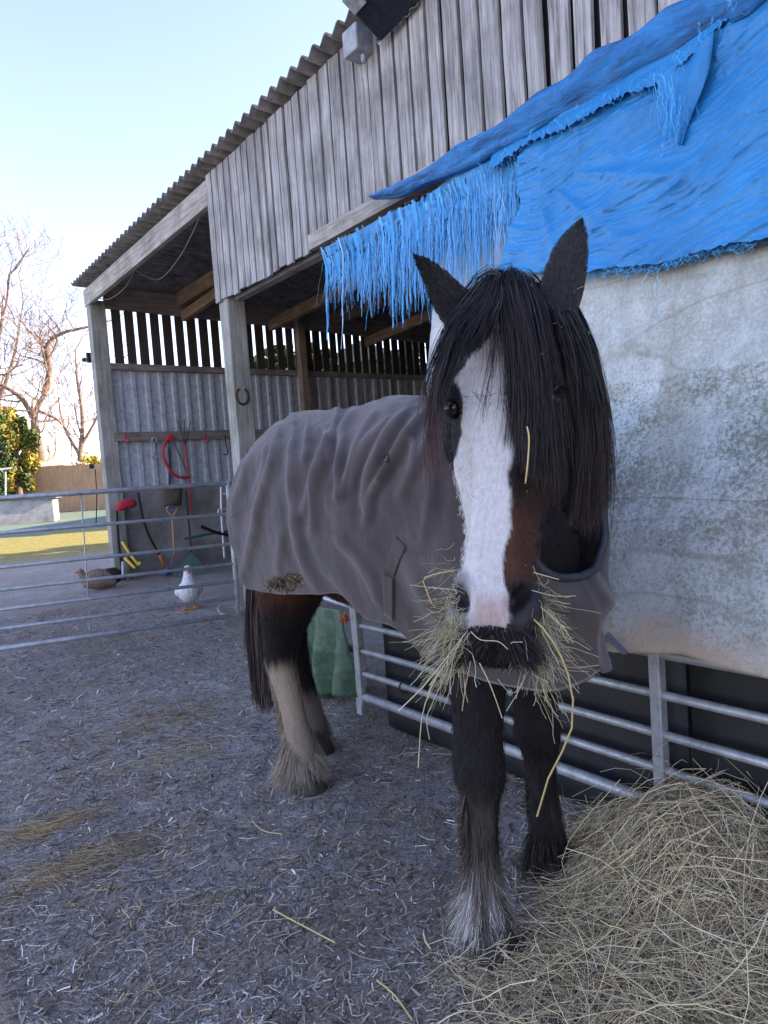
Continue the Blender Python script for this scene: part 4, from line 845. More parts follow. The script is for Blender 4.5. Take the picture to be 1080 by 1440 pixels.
# ---- sculpt nostrils, eye hollows, mouth, in head space
hc = w2h(vc); s_ = -hc[:, 2]/HL; onhead = (s_ > -.1) & (s_ < 1.05) & (np.abs(hc[:, 0]) < .16) & (hc[:, 1] > -.33)
NOS = [(-.062, .004, -.866*HL), (.052, .014, -.866*HL)]
dark_n = np.zeros(len(vc))
for k, (x, y, z) in enumerate(NOS):
    sg = -1 if x < 0 else 1
    dx = (hc[:, 0]-x)*sg; dz = hc[:, 2]-z; dy = hc[:, 1]-y
    a = .45; u_ = dx*math.cos(a)-dz*math.sin(a); w_ = dx*math.sin(a)+dz*math.cos(a)
    d = (u_/.0165)**2+(w_/.030)**2; m = np.exp(-d*1.0)*(np.abs(dy) < .06)*onhead
    vc -= (hy*.040)*m[:, None]; vc -= hx*sg*m[:, None]*.014; dark_n = np.maximum(dark_n, sm(1.5, .7, d)*(np.abs(dy) < .06)*onhead)
    rim = np.exp(-((np.sqrt(d)-1.75)/.45)**2)*(np.abs(dy) < .05)*onhead; vc += nr*(rim*.0055)[:, None]
EYE = [(-.1095, -.026, -.350*HL), (.1095, -.026, -.350*HL)]; dark_e = np.zeros(len(vc))
for x, y, z in EYE:
    d = ((hc[:, 0]-x)/.03)**2+((hc[:, 1]-y)/.026)**2+((hc[:, 2]-z)/.021)**2; m = np.exp(-d)*onhead; vc -= nr*(m*.010)[:, None]; dark_e = np.maximum(dark_e, np.exp(-d*.35)*onhead)
    rim = np.exp(-((np.sqrt(d)-1.25)/.25)**2)*onhead; vc += nr*(rim*.0045*(1+.8*(hc[:, 2] > z)))[:, None]
for sg in (-1, 1):
    sy = np.clip(s_, 0, 1); cx_ = sg*np.interp(sy, [.36, .62], [.100, .070]); cy_ = np.interp(sy, [.36, .62], [-.075, -.045]); vc += nr*(.006*np.exp(-((hc[:, 1]-cy_)/.012)**2)*(hc[:, 0]*sg > .03)*sm(.36, .42, s_)*sm(.66, .58, s_)*onhead)[:, None]
    vc -= nr*(.009*np.exp(-((hc[:, 0]-sg*.062)/.02)**2-((s_-.56)/.09)**2)*(hc[:, 1] > -.06)*onhead)[:, None]
    vc -= nr*(.008*np.exp(-((hc[:, 0]-sg*.075)/.018)**2-((s_-.235)/.035)**2)*(hc[:, 1] > -.06)*onhead)[:, None]
# mouth line
mz = -.982*HL; m = np.exp(-((hc[:, 2]-mz)/.006)**2)*onhead*(hc[:, 1] > -.10); vc -= nr*(m*.006)[:, None]
philt = np.exp(-(hc[:, 0]/.006)**2)*sm(-.86*HL, -.93*HL, hc[:, 2])*onhead; vc -= nr*(philt*.003)[:, None]
# bony ridges, veins
m = onhead*fbm(hc[:, 0]*22, hc[:, 1]*22, hc[:, 2]*12, 101, 3); vc += nr*(m*.0018)[:, None]
# muscles on the legs
lm = (vc[:, 2] < .95); vc += nr*((.006*fbm(vc[:, 0]*12, vc[:, 1]*12, vc[:, 2]*7, 103, 3))*lm)[:, None]
# ---- coat colours (true markings of the animal)
def coat_col(p):
    p = np.asarray(p, float); h = w2h(p); s = -h[:, 2]/HL; x = h[:, 0]; y = h[:, 1]
    n1 = fbm(p[:, 0]*14, p[:, 1]*14, p[:, 2]*14, 110, 3); n2 = fbm(h[:, 0]*60, h[:, 1]*60, h[:, 2]*22, 111, 3)
    blk = V((.011, .0095, .0105)); brn = V((.055, .022, .011)); wht = V((.60, .58, .56)); pnk = V((.46, .34, .31)); gry = V((.13, .11, .10))
    c = np.tile(blk, (len(p), 1))*(1+.3*n1[:, None])
    def mixc(m, col):
        nonlocal c
        m = np.clip(m, 0, 1)[:, None]; c = c*(1-m)+V(col)*m
    head = (s > -.1) & (s < 1.06) & (np.abs(x) < .16) & (y > -.33)
    # brown on the lower cheek and beside the nose
    mixc(head*sm(.60, .70, s)*sm(.86, .80, s)*sm(.012, .03, x)*.95*(1+.3*n1), V((.085, .032, .017)))
    mixc(head*sm(.42, .62, s)*sm(.9, .8, s)*sm(.02, .05, x)*.45, brn)
    # blaze: left and right edges as functions of s
    xl = np.interp(s, [.12, .16, .22, .30, .36, .42, .52, .7, .84, .93, .97], [-.004, -.016, -.05, -.10, -.085, -.076, -.11, -.14, -.14, -.075, -.03])
    xr = np.interp(s, [.12, .16, .25, .34, .42, .50, .56, .62, .70, .76, .82, .87, .93, .97], [.000, .012, .018, .026, .034, .040, .026, .032, .030, .014, .016, .033, .030, .008])
    ed = np.minimum(x-xl, xr-x)+.011*n2+.006*n1; mixc(head*sm(-.003, .004, ed)*(y > -.11)*(s > .10)*(s < .975), wht)
    # eye socket dark patch cuts in from the horse's right
    d = ((x+.100)/.032)**2+((-h[:, 2]-.352*HL)/.052)**2; mixc(head*sm(1.15, .85, d+.25*n2), blk)
    # pink snip between the nostrils, grey rims
    snip = sm(.845, .90, s+.02*n1)*sm(.955, .93, s)*sm(-.040, -.018, x+.01*n1)*sm(.036, .018, x+.01*n1); mixc(head*snip*.85*(y > -.08), pnk)
    mixc(head*(y > -.10)*sm(.935, .955, s+.008*n2), V((.020, .015, .014)))
    rgt = sm(.028, .042, x)*sm(.80, .84, s+.01*n2); mixc(head*rgt*(y > -.15), V((.034, .031, .036)))
    lft = sm(.90, .925, s+.01*n2)*sm(-.036, -.044, x); mixc(head*lft*(y > -.15)*.85, V((.16, .15, .16)))
    mixc(head*sm(.93, 1.0, s)*.8, V((.018, .014, .013)))
    dl = ((x+.060)/.020)**2+((s-.862)/.05)**2; mixc(head*sm(2.2, .7, dl+.4*n2)*(y > -.1)*.8, V((.13, .125, .135)))
    # legs
    z = p[:, 2]; X = p[:, 0]; Y = p[:, 1]; leg_ = ~head & (z < 1.0)
    fr = leg_ & (Y < 2.) & (X < 1.6); fl = leg_ & (Y < 2.) & (X >= 1.6); hr = leg_ & (Y >= 2.)
    st = fbm(X*28, Y*28, z*6, 115, 3)
    mixc(fr*sm(.52, .30, z+.06*st)*.75*sm(-.3, .3, st+.45*(1.43-X)/.05), V((.115, .092, .078))); mixc(fr*sm(.30, .16, z+.05*st)*.7, V((.24, .21, .185)))
    mixc(fl*sm(.50, .35, z)*.35*sm(0, .5, st), V((.07, .055, .048)))
    mixc(hr*sm(.78, .95, z+.05*st)*.75, V((.060, .022, .011))); mixc(hr*sm(.60, .52, z+.05*st)*sm(.03, -.03, (X-1.62)*.3), V((.33, .27, .20))); mixc(hr*sm(.36, .25, z+.06*st)*.65, V((.24, .20, .165)))
    return c
cc_ = coat_col(vc)
cc_ = cc_*(1-dark_n[:, None]*.93)+V((.004, .003, .003))*dark_n[:, None]*.93; cc_ = cc_*(1-np.clip(dark_e, 0, 1)[:, None])+V((.009, .008, .009))*np.clip(dark_e, 0, 1)[:, None]  # nostril holes get their inner shade as near-black colour
ho = V(horse.location); bme.vertices.foreach_set('co', (vc-ho).ravel()); bme.name = 'body'
ca = bme.color_attributes.new('Col', 'FLOAT_COLOR', 'POINT'); c4 = np.ones((len(vc), 4)); c4[:, :3] = cc_; ca.data.foreach_set('color', c4.ravel()); bme.materials.clear(); bme.materials.append(M['coat'])
bme.polygons.foreach_set('use_smooth', [True]*len(bme.polygons)); bme.update(); body = bpy.data.objects.new('body', bme); COL.objects.link(body); body.parent = horse
bvh = BVHTree.FromPolygons([Vector(q) for q in vc.tolist()], [tuple(p.vertices) for p in bme.polygons])
nrm_ = np.zeros(len(vc)*3); bme.vertices.foreach_get('normal', nrm_); nrm_ = nrm_.reshape(-1, 3)
def pushout(PT, d=.004):
    PT = np.asarray(PT, float).copy(); sh = PT.shape; Q = PT.reshape(-1, 3)
    for i in range(len(Q)):
        lo, no, _, ds = bvh.find_nearest(Vector(Q[i]), .12)
        if lo is not None:
            k = (Vector(Q[i])-lo).dot(no)
            if k < d and ds < .12: Q[i] = V(lo)+V(no)*(d+.003*random.random())
    return Q.reshape(sh)
# eyes
for x, y, z in EYE:
    sg = -1 if x < 0 else 1; mb = MB(); ball(mb, h2w((x-sg*.0165, y+.000, z)), (.0200, .0215, .0170), HM, 24, 16); mb.build('eye', M['eye'], horse, smooth=True)
    mb = MB(); a = np.linspace(0, math.pi, 12); pts = h2w(V([(x-sg*.003+sg*.006*math.sin(q), y+.002+.024*math.cos(q), z+.0035+.0165*math.sin(q)) for q in a])); mb.tube(pts, np.interp(a, [0, 1.5, 3.15], [.002, .0042, .002]), 8); mb.build('eyelid', M['blackp'], horse, smooth=True)
    lp = []; 
    for q in np.linspace(.4, 2.7, 26): p0 = V((x-sg*.001+sg*.006*math.sin(q), y+.002+.024*math.cos(q), z+.003+.017*math.sin(q))); lp.append(h2w(V([p0, p0+V((sg*.009, .006, .000)), p0+V((sg*.017, .012, -.007))])))
    strands('eyelashes', lp, np.full(26, .0005), np.tile((.008, .007, .007), (26, 1)), M['hair'], horse)
# ears: cupped leaves with thickness
def ear(pl, pr_, tip, t0, t1, depth, name='ear'):
    """pl/pr_: image outlines bottom->tip of both edges"""
    n = 22; a = pathpts(pl+[tip], n); b = pathpts(pr_+[tip], n); mb = MB(); Rg = np.zeros((n, 16, 3))
    for i in range(n):
        t = t0+(t1-t0)*i/(n-1); A_, B_ = dep(a[i][0], a[i][1], t), dep(b[i][0], b[i][1], t); c = (A_+B_)/2; hw = (B_-A_)/2; L_ = np.linalg.norm(hw)+1e-6; out = -ray(*( (a[i]+b[i])/2)); out /= np.linalg.norm(out)
        for j in range(16):
            q = 2*math.pi*j/16; yy = math.sin(q)*L_*(.62 if math.sin(q) > 0 else .75)
            Rg[i, j] = c+hw*math.cos(q)+out*yy*depth
    mb.rings(Rg); o = mb.build(name, M['hair_ear'], horse, smooth=True)
    # soft edge fuzz
    PTs, cs = [], []
    for i in range(5000):
        k = random.uniform(0, n-1.01); i0 = int(k); j = random.randrange(16); g_ = random.random(); R2_ = Rg[:, j]*(1-g_)+Rg[:, (j+1) % 16]*g_; p = R2_[i0]*(1-(k-i0))+R2_[i0+1]*(k-i0); up = (Rg[min(i0+1, n-1)].mean(0)-Rg[i0].mean(0)); up /= np.linalg.norm(up)+1e-9; nn = p-(Rg[i0].mean(0)); nn /= np.linalg.norm(nn)+1e-9
        L_ = random.uniform(.004, .010); PTs.append([p, p+up*L_*.6+nn*L_*.12, p+up*L_+nn*L_*.25]); cs.append(V((.012, .010, .012))*random.uniform(.7, 1.4))
    strands('ear_fur', PTs, np.full(len(PTs), .0003), cs, M['hair'], o)
en = NT('ear_fur_skin', .8, 0, .2); en.base((.009, .008, .0095)); en.bump(en.noise(60, 3, .6), .15, .003); en.b.inputs['Sheen Weight'].default_value = .15; M['hair_ear'] = en.m; en.b.inputs['Sheen Weight'].default_value = .25; en.b.inputs['Sheen Roughness'].default_value = .6
ear([(668, 490), (645, 480), (626, 458), (607, 425), (597, 395), (589, 375)], [(694, 462), (688, 440), (672, 420), (652, 405), (630, 385), (607, 368)], (585, 361), 1.42, 1.36, .8)
ear([(778, 462), (758, 438), (759, 405), (766, 380), (778, 350), (795, 328)], [(792, 468), (808, 450), (818, 420), (824, 390), (826, 352), (824, 330)], (817, 311), 1.40, 1.44, .8)
# ---- short coat hair standing off the skin
def coat_fur(name, sel, N, L, w, down, cfun=coat_col, off=.5):
    idx = np.where(sel)[0]
    if len(idx) == 0: return
    i = RNG.choice(idx, N); p = vc[i]+RNG.normal(0, .0035, (N, 3)); n = nrm_[i]; p = p-n*((RNG.normal(0, .001, (N, 1)))); d = np.asarray(down, float); d = np.tile(d, (N, 1)) if d.ndim == 1 else d[i]
    d = d-n*np.sum(d*n, 1, keepdims=True); d /= np.linalg.norm(d, axis=1)[:, None]+1e-9; d = d+RNG.normal(0, .22, (N, 3)); Lr = L*RNG.uniform(.6, 1.3, (N, 1))
    PT = np.stack([p-n*.0015, p+d*Lr*.5+n*Lr*off*.35, p+d*Lr+n*Lr*off*.35], 1); c = cfun(p); c = c*(1+RNG.uniform(-1, 1, (N, 1))*np.where(c[:, :1] > .3, .10, .28))
    dk = (dark_n[i] > .25) | (dark_e[i] > .6); PT, c = PT[~dk], c[~dk]
    W_ = np.full(len(PT), w)[:, None]*V([1., .8, .3]); strands(name, PT, W_, c, M['hair'], body)
hh_ = w2h(vc); s2 = -hh_[:, 2]/HL; hd = (s2 > .08) & (s2 < .93) & (np.abs(hh_[:, 0]) < .15) & (hh_[:, 1] > -.26)
coat_fur('face_fur', hd, 30000, .0085, .00035, -hz, off=.25)
lg_ = (vc[:, 2] < .98) & (vc[:, 2] > .10) & ~((s2 > -.1) & (s2 < 1.06) & (np.abs(hh_[:, 0]) < .16) & (hh_[:, 1] > -.33)); coat_fur('leg_fur', lg_, 46000, .020, .0005, (0, 0, -1.), off=.3)
nk_ = (vc[:, 1] < 1.7) & (vc[:, 2] > 1.0) & (vc[:, 2] < 1.75) & ~hd & ~((s2 > -.1) & (s2 < 1.06) & (np.abs(hh_[:, 0]) < .13) & (hh_[:, 1] > -.2)); coat_fur('neck_fur', nk_, 9000, .022, .0006, (0, 0, -1.), off=.4)
# ---- hooves and feathering
def hoof(x, y, r=.073, cut=1.):
    mb = MB(); k = 20; a = np.linspace(0, 2*np.pi, k, endpoint=False); z0 = float(zg(x, y))-.006; g = []
    for z, f, dy in ((z0, 1.1, -.022), (z0+.012, 1.09, -.020), (z0+.05, .95, -.008), (z0+.085, .80, 0), (z0+.10, .74, .002)):
        g.append(np.stack([x+np.cos(a)*r*f, y+dy+np.sin(a)*r*f*1.05, np.full(k, z)], 1))
    mb.rings(V(g)); return mb.build('hoof', M['hoof'], horse, smooth=True)
for q in ((1.388, 1.40), (1.80, 1.49), (1.575, 2.72), (1.84, 3.05)): hoof(*q)
def feather(x, y, pal, N, ztop, r_leg, spread, L=(.10, .17), yb=0., front=1.):
    """long silky hair from the cannon and fetlock falling over the hoof"""
    PT, Cc, Wd, RT = [], [], [], []; K = 8; s = np.linspace(0, 1, K)[:, None]; ncl = 70; ph = RNG.random(ncl)*6.28; cl_c = [V(pal[random.randrange(len(pal))]) for _ in range(ncl)]
    for i in range(N):
        k = random.randrange(ncl); a = ph[k]+random.gauss(0, .10); z0 = .10+(ztop-.10)*random.betavariate(1, 2.6); cx = x; cy = y+yb*(z0-.1)
        back = .5+.5*math.sin(a)  # +Y is the back of the leg
        r_ = (r_leg-.006*sm(.15, .25, z0))*random.uniform(.75, 1.0); root = V((cx+math.cos(a)*r_, cy+math.sin(a)*r_, z0)); Lh = random.uniform(*L)*(.75+.5*back); out = spread*(.72+.45*back)*random.uniform(.5, 1.2)
        zt = max(z0-Lh*random.uniform(.8, 1.), float(zg(x, y))+.004+random.random()*.02); dr = V((math.cos(a+random.gauss(0, .2)), math.sin(a+random.gauss(0, .2)), 0))
        e = root*1.; e[2] = zt; e = e+dr*out*float(np.clip(1.3-(z0-.1)*5, .06, 1))
        mid = (root+e)/2+dr*out*.12*float(np.clip(1.3-(z0-.1)*5, .06, 1)); Pn = root*(1-s)**2+2*mid*(1-s)*s+e*s**2; Pn = Pn+RNG.normal(0, .0022, (K, 3))*s; PT.append(Pn); zc = float(sm(.15, .27, z0)); Cc.append((cl_c[k]*(1-zc)+coat_col(root[None])[0]*zc)*random.uniform(.6, 1.35)) if N < 0 else (Cc.append(cl_c[k]*random.uniform(.6, 1.35)), RT.append(root)); Wd.append(.0009*np.linspace(1.2, .35, K))
    RT = V(RT); zc = sm(.15, .29, RT[:, 2:3]); Cc = V(Cc)*(1-zc)+coat_col(RT)*zc*RNG.uniform(.7, 1.4, (len(RT), 1)); strands('feather', PT, V(Wd), Cc, M['hair'], horse, 2)
feather(1.395, 1.42, [(.20, .17, .15), (.09, .075, .065), (.40, .36, .33), (.62, .60, .57), (.28, .24, .21), (.05, .042, .038), (.16, .13, .11), (.46, .43, .40)], 8000, .45, .050, .060, L=(.06, .13))
feather(1.80, 1.50, [(.012, .010, .010), (.02, .016, .015), (.035, .028, .025), (.008, .007, .008)], 5000, .45, .05, .045)
feather(1.575, 2.745, [(.36, .30, .22), (.28, .23, .17), (.50, .45, .38), (.15, .12, .09), (.42, .37, .30)], 8500, .52, .054, .085, L=(.09, .17), yb=.18)
feather(1.84, 3.07, [(.22, .17, .12), (.14, .11, .08), (.10, .08, .06)], 3500, .48, .052, .075, yb=.18)
def backhair(x, y0, z0, z1, pal, N, yb=0):   # hair down the back of a cannon
    PT, Cc = [], []
    for i in range(N):
        t = random.random(); z = z0+(z1-z0)*t; a = random.uniform(.2, 2.9); p = V((x+.030*math.cos(a), y0+yb*(z-.1)+.04*math.sin(a), z)); L_ = random.uniform(.05, .10); d = V((math.cos(a)*.35, .35*math.sin(a), -1.)); PT.append([p, p+d*L_*.4, p+d*L_*.75+V((0, 0, -.005)), p+V((math.cos(a)*.02, .025, -L_))]); Cc.append(V(pal[i % len(pal)])*random.uniform(.7, 1.3))
    strands('cannon_hair', PT, np.full(N, .0008), Cc, M['hair'], horse)
backhair(1.40, 1.43, .28, .48, [(.10, .08, .07), (.16, .13, .11), (.03, .025, .023)], 1500); backhair(1.795, 1.50, .28, .5, [(.012, .01, .01), (.03, .025, .023)], 1500); backhair(1.57, 2.76, .28, .55, [(.30, .24, .17), (.22, .17, .12)], 1800, .28)
# ---- long hair helpers
def hairlock(name, guides, N, w, cols, jit=(7, .018), K=16, parent=None, push=.004, clump=.5, tips=None):
    """guides: list of polylines of (px,py,t) with equal point counts; strands blend neighbouring guides"""
    Gd = V([[dep(*q) for q in g] for g in guides]); Gd = interp(Gd, K); n = len(Gd); PT, Cc = [], []; s = np.linspace(0, 1, K)[:, None]
    ncl = max(8, N//16); cu_ = [random.uniform(0, n-1.001) for _ in range(ncl)]; co_ = [RNG.normal(0, 1, 3)*V([.010, .010, .010]) for _ in range(ncl)]; cl2 = [random.uniform(.48, 1.10) for _ in range(ncl)]; cw_ = [RNG.normal(0, .006, 3) for _ in range(ncl)]; cf_ = [random.uniform(3, 8) for _ in range(ncl)]; cs_ = [random.uniform(.008, .10) for _ in range(ncl)]
    for i in range(N):
        k = random.randrange(ncl); u = cu_[k]*clump+(1-clump)*random.uniform(0, n-1.001) if random.random() < .35 else cu_[k]+random.gauss(0, .3)*cs_[k]*8*.3; u = min(max(u, 0), n-1.001); i0 = int(u); f = u-i0
        P_ = Gd[i0]*(1-f)+Gd[i0+1]*f if n > 1 else Gd[0]*1.
        P_ = P_+co_[k]*(.25+s)+RNG.normal(0, 1, 3)*jit[1]*.22*(.3+s*.8); wv = RNG.normal(0, .0030, 3)*np.sin(s*random.uniform(4, 10)+random.random()*6)*s*1.5+cw_[k]*np.sin(s*cf_[k]+cf_[k]*3)*s; P_ = P_+wv
        L_ = min(1., cl2[k]*random.uniform(.86, 1.04)); tt = np.linspace(0, L_*(K-1), K); a_ = tt.astype(int).clip(0, K-2); ff = (tt-a_)[:, None]; P_ = P_[a_]*(1-ff)+P_[a_+1]*ff
        c = V(cols[k % len(cols)])*random.uniform(.6, 1.5); c = np.tile(c, (K, 1)); 
        if tips is not None: c = c*(1-s*.6)+V(tips)*s*.6
        PT.append(P_); Cc.append(c)
    PT = V(PT)
    if push: PT = pushout(PT, push)
    W_ = RNG.uniform(w*.6, w*1.3, N)[:, None]*np.linspace(1.1, .3, K)
    return strands(name, PT, W_, V(Cc), M['hair'], parent or horse, 2)
bk = [(.012, .012, .015), (.020, .018, .020), (.007, .007, .009), (.034, .028, .028), (.014, .013, .017)]
T = 1.345
hairlock('forelock', [[(672, 405, 1.40), (655, 425, 1.36), (640, 455, 1.32), (626, 500, 1.30), (616, 540, 1.29), (610, 590, 1.29)],
                      [(682, 398, 1.40), (666, 420, 1.35), (648, 455, 1.31), (632, 490, 1.30), (618, 530, 1.29), (608, 570, 1.29)],
                      [(692, 393, 1.40), (684, 412, 1.35), (672, 432, 1.31), (660, 452, 1.30), (646, 474, 1.29), (632, 496, 1.29)],
                      [(702, 390, 1.40), (700, 410, 1.34), (696, 428, 1.30), (690, 442, 1.28), (683, 454, 1.28), (676, 466, 1.28)]], 3000, .0008, bk, push=.004)
hairlock('forelock', [[(702, 390, 1.40), (704, 415, 1.34), (708, 450, 1.30), (714, 495, 1.27), (720, 540, 1.25), (722, 580, 1.24)],
                      [(712, 389, 1.40), (714, 418, 1.34), (722, 460, 1.30), (730, 520, 1.26), (732, 570, 1.24), (730, 620, 1.23)],
                      [(724, 390, 1.40), (728, 420, 1.34), (736, 470, 1.29), (742, 530, 1.26), (744, 600, 1.24), (742, 670, 1.22)],
                      [(736, 392, 1.40), (744, 425, 1.35), (752, 475, 1.31), (760, 540, 1.28), (764, 610, 1.26), (768, 680, 1.26)],
                      [(748, 396, 1.41), (760, 430, 1.37), (772, 480, 1.34), (784, 550, 1.33), (792, 620, 1.33), (794, 700, 1.34)]], 5200, .0008, bk, push=.004, tips=(.03, .018, .014))
hairlock('mane', [[(752, 400, 1.44), (778, 440, 1.42), (798, 500, 1.40), (806, 570, 1.40), (806, 640, 1.41), (800, 720, 1.42)],
                  [(768, 410, 1.46), (798, 455, 1.44), (816, 510, 1.43), (826, 580, 1.42), (826, 650, 1.43), (818, 730, 1.44)],
                  [(790, 425, 1.50), (812, 465, 1.47), (826, 520, 1.45), (836, 590, 1.45), (838, 660, 1.45), (832, 740, 1.46)],
                  [(800, 435, 1.54), (822, 475, 1.50), (834, 530, 1.48), (844, 595, 1.48), (848, 650, 1.48), (846, 715, 1.49)]], 7000, .0009, bk, push=.004, tips=(.045, .028, .024))
hairlock('mane', [[(810, 430, 1.5), (822, 460, 1.47), (834, 500, 1.46), (842, 560, 1.46), (850, 640, 1.46), (856, 700, 1.47)], [(806, 440, 1.5), (816, 470, 1.47), (828, 520, 1.46), (838, 590, 1.46), (846, 650, 1.46), (852, 690, 1.47)]], 260, .0008, bk, push=0, jit=(7, .04))
hairlock('forelock', [[(650, 430, 1.36), (635, 470, 1.31), (620, 520, 1.29), (608, 565, 1.28), (604, 610, 1.27), (606, 675, 1.26)], [(655, 428, 1.36), (640, 470, 1.31), (625, 525, 1.29), (612, 570, 1.28), (607, 620, 1.27), (608, 660, 1.26)]], 260, .0008, bk, push=0, jit=(5, .02), tips=(.09, .035, .025))
# stray fine hairs crossing the blaze
hairlock('forelock', [[(690, 455, 1.29), (684, 500, 1.26), (676, 550, 1.24), (670, 600, 1.23)], [(705, 460, 1.28), (700, 510, 1.26), (694, 560, 1.24), (686, 610, 1.23)], [(672, 455, 1.30), (672, 500, 1.27), (664, 540, 1.26), (660, 580, 1.25)]], 46, .0006, [(.03, .015, .013)], push=.006, jit=(5, .05))
hairlock('forelock', [[(622, 565, 1.28), (640, 560, 1.24), (660, 553, 1.22), (690, 545, 1.21), (712, 552, 1.22)], [(708, 540, 1.22), (700, 560, 1.21), (694, 580, 1.21), (688, 590, 1.21), (684, 600, 1.2)]], 16, .0006, [(.05, .02, .015)], push=.004, jit=(5, .03))
hairlock('mane', [[(762, 425, 1.37), (774, 465, 1.36), (784, 515, 1.355), (790, 590, 1.36)], [(785, 442, 1.36), (796, 480, 1.36), (806, 530, 1.37), (812, 600, 1.385)], [(808, 436, 1.39), (818, 475, 1.38), (826, 530, 1.39), (832, 610, 1.40)]], 1500, .0008, bk, push=.003, jit=(5, .03))
# base cap of hair at the poll and neck crest so no skin gap shows
hairlock('mane', [[(655, 415, 1.46), (672, 398, 1.44), (690, 390, 1.42), (705, 392, 1.39), (712, 410, 1.36)], [(770, 420, 1.46), (755, 400, 1.44), (738, 392, 1.42), (725, 393, 1.39), (720, 410, 1.36)]], 1400, .0011, bk, push=.004)
def specks():
    PT, Cc = [], []
    for i in range(26):
        x, y = random.uniform(650, 840), random.uniform(400, 700); d = Vector(ray(x, y)).normalized(); t_ = 1.27+.10*max(0, (x-760)/80)+random.uniform(-.01, .02); p = dep(x, y, t_-.01); q = RNG.normal(0, .0022, 3); PT.append([p-q, p, p+q]); Cc.append(V((.30, .26, .20))*random.uniform(.5, 1.5))
    tag(strands('chaff', pushout(PT, .008), np.full(26, .0005), Cc, M['chips'], horse), kind='stuff')
specks()
# throat and jaw beard
def jaw(N):
    PT, Cc = [], []
    for i in range(N):
        s = random.uniform(.35, .95); x = random.uniform(-.05, .06); yb = np.interp(s, HS[:, 0], HS[:, 4]); p = h2w((x, yb+.015, -s*HL)); L_ = random.uniform(.015, .045); d = -hz*.7-hy*.5+RNG.normal(0, .15, 3); PT.append([p, p+d*L_*.5, p+d*L_]); Cc.append(V((.02, .016, .016))*random.uniform(.5, 2))
    strands('jaw_hair', PT, np.full(N, .0006), Cc, M['hair'], horse)
jaw(1600)
def side_whisk(N):
    PT, Cc = [], []
    for i in range(N):
        s = random.uniform(.45, .93); w_ = np.interp(s, HS[:, 0], HS[:, 2]); p = h2w((-w_*.98, -.05+random.uniform(-.03, .03), -s*HL)); L_ = random.uniform(.006, .016); d = -hx*.5-hz*.9+RNG.normal(0, .2, 3); PT.append([p, p+d*L_*.5, p+d*L_+hz*.002]); Cc.append(V((.35, .34, .34))*random.uniform(.5, 1.3))
    strands('muzzle_whiskers', PT, np.full(N, .00035), Cc, M['hair'], horse)

def moustache():
    PT, Cc, Wd = [], [], []; K = 7; s = np.linspace(0, 1, K)[:, None]
    for i in range(6000):
        sg = -1 if random.random() < .5 else 1; x = sg*abs(random.gauss(.030, .013)); y = -.012-.05*random.random()*abs(x)/.03*.7+.005; z = -(.925+.045*random.random()*min(1, .35+abs(x)/.03))*HL
        p = h2w((x, y, z)); L_ = random.uniform(.016, .034)*min(1.2, .28+abs(x)/.032); d = hx*(x*16+random.gauss(0, .25))+hy*random.uniform(.2, .9)-hz*random.uniform(.6, 1.1); d /= np.linalg.norm(d); Pn = p+d*L_*s-hz*s**2*L_*.5+hx*sg*s**2*L_*.35; PT.append(Pn); Wd.append(.0006*np.linspace(1.1, .3, K))
        Cc.append(V([(.018, .014, .013), (.03, .022, .02), (.010, .008, .008), (.10, .085, .075)][random.choices(range(4), [4, 3, 3, 1])[0]])*random.uniform(.7, 1.3))
    PT = pushout(V(PT), .001); strands('moustache', PT, V(Wd), V(Cc), M['hair'], horse)
moustache()
def chin():
    PT, Cc = [], []
    for i in range(1200):
        x = random.uniform(-.036, .036); y = random.uniform(-.10, -.015); p = h2w((x, y, -random.uniform(.955, 1.0)*HL)); L_ = random.uniform(.004, .012); d = hx*x*8+hy*random.uniform(-.1, .5)-hz; d /= np.linalg.norm(d); PT.append([p, p+d*L_*.5, p+d*L_*.9+RNG.normal(0, .0015, 3)]); Cc.append(V((.022, .017, .016))*random.uniform(.4, 1.8))
    strands('chin_hair', pushout(PT, .0005), np.full(len(PT), .0005), Cc, M['hair'], horse)
chin()
# tail
hairlock('tail', [[(352, 800, 3.44), (350, 850, 3.43), (350, 900, 3.42), (354, 950, 3.42), (360, 985, 3.42)], [(362, 800, 3.43), (362, 850, 3.42), (364, 900, 3.41), (368, 955, 3.40), (374, 1000, 3.40)], [(374, 800, 3.44), (376, 850, 3.43), (378, 900, 3.42), (380, 950, 3.41), (380, 990, 3.41)]], 3400, .0022, [(.075, .055, .045), (.045, .033, .028), (.11, .085, .07), (.02, .018, .02)], push=0, jit=(5, .035))
hairlock('tail', [[(382, 800, 3.46), (386, 860, 3.45), (388, 920, 3.44), (386, 975, 3.6)], [(376, 800, 3.46), (378, 860, 3.45), (380, 920, 3.44), (380, 960, 3.6)]], 900, .0022, [(.012, .012, .018), (.02, .02, .028)], push=0, jit=(5, .03))
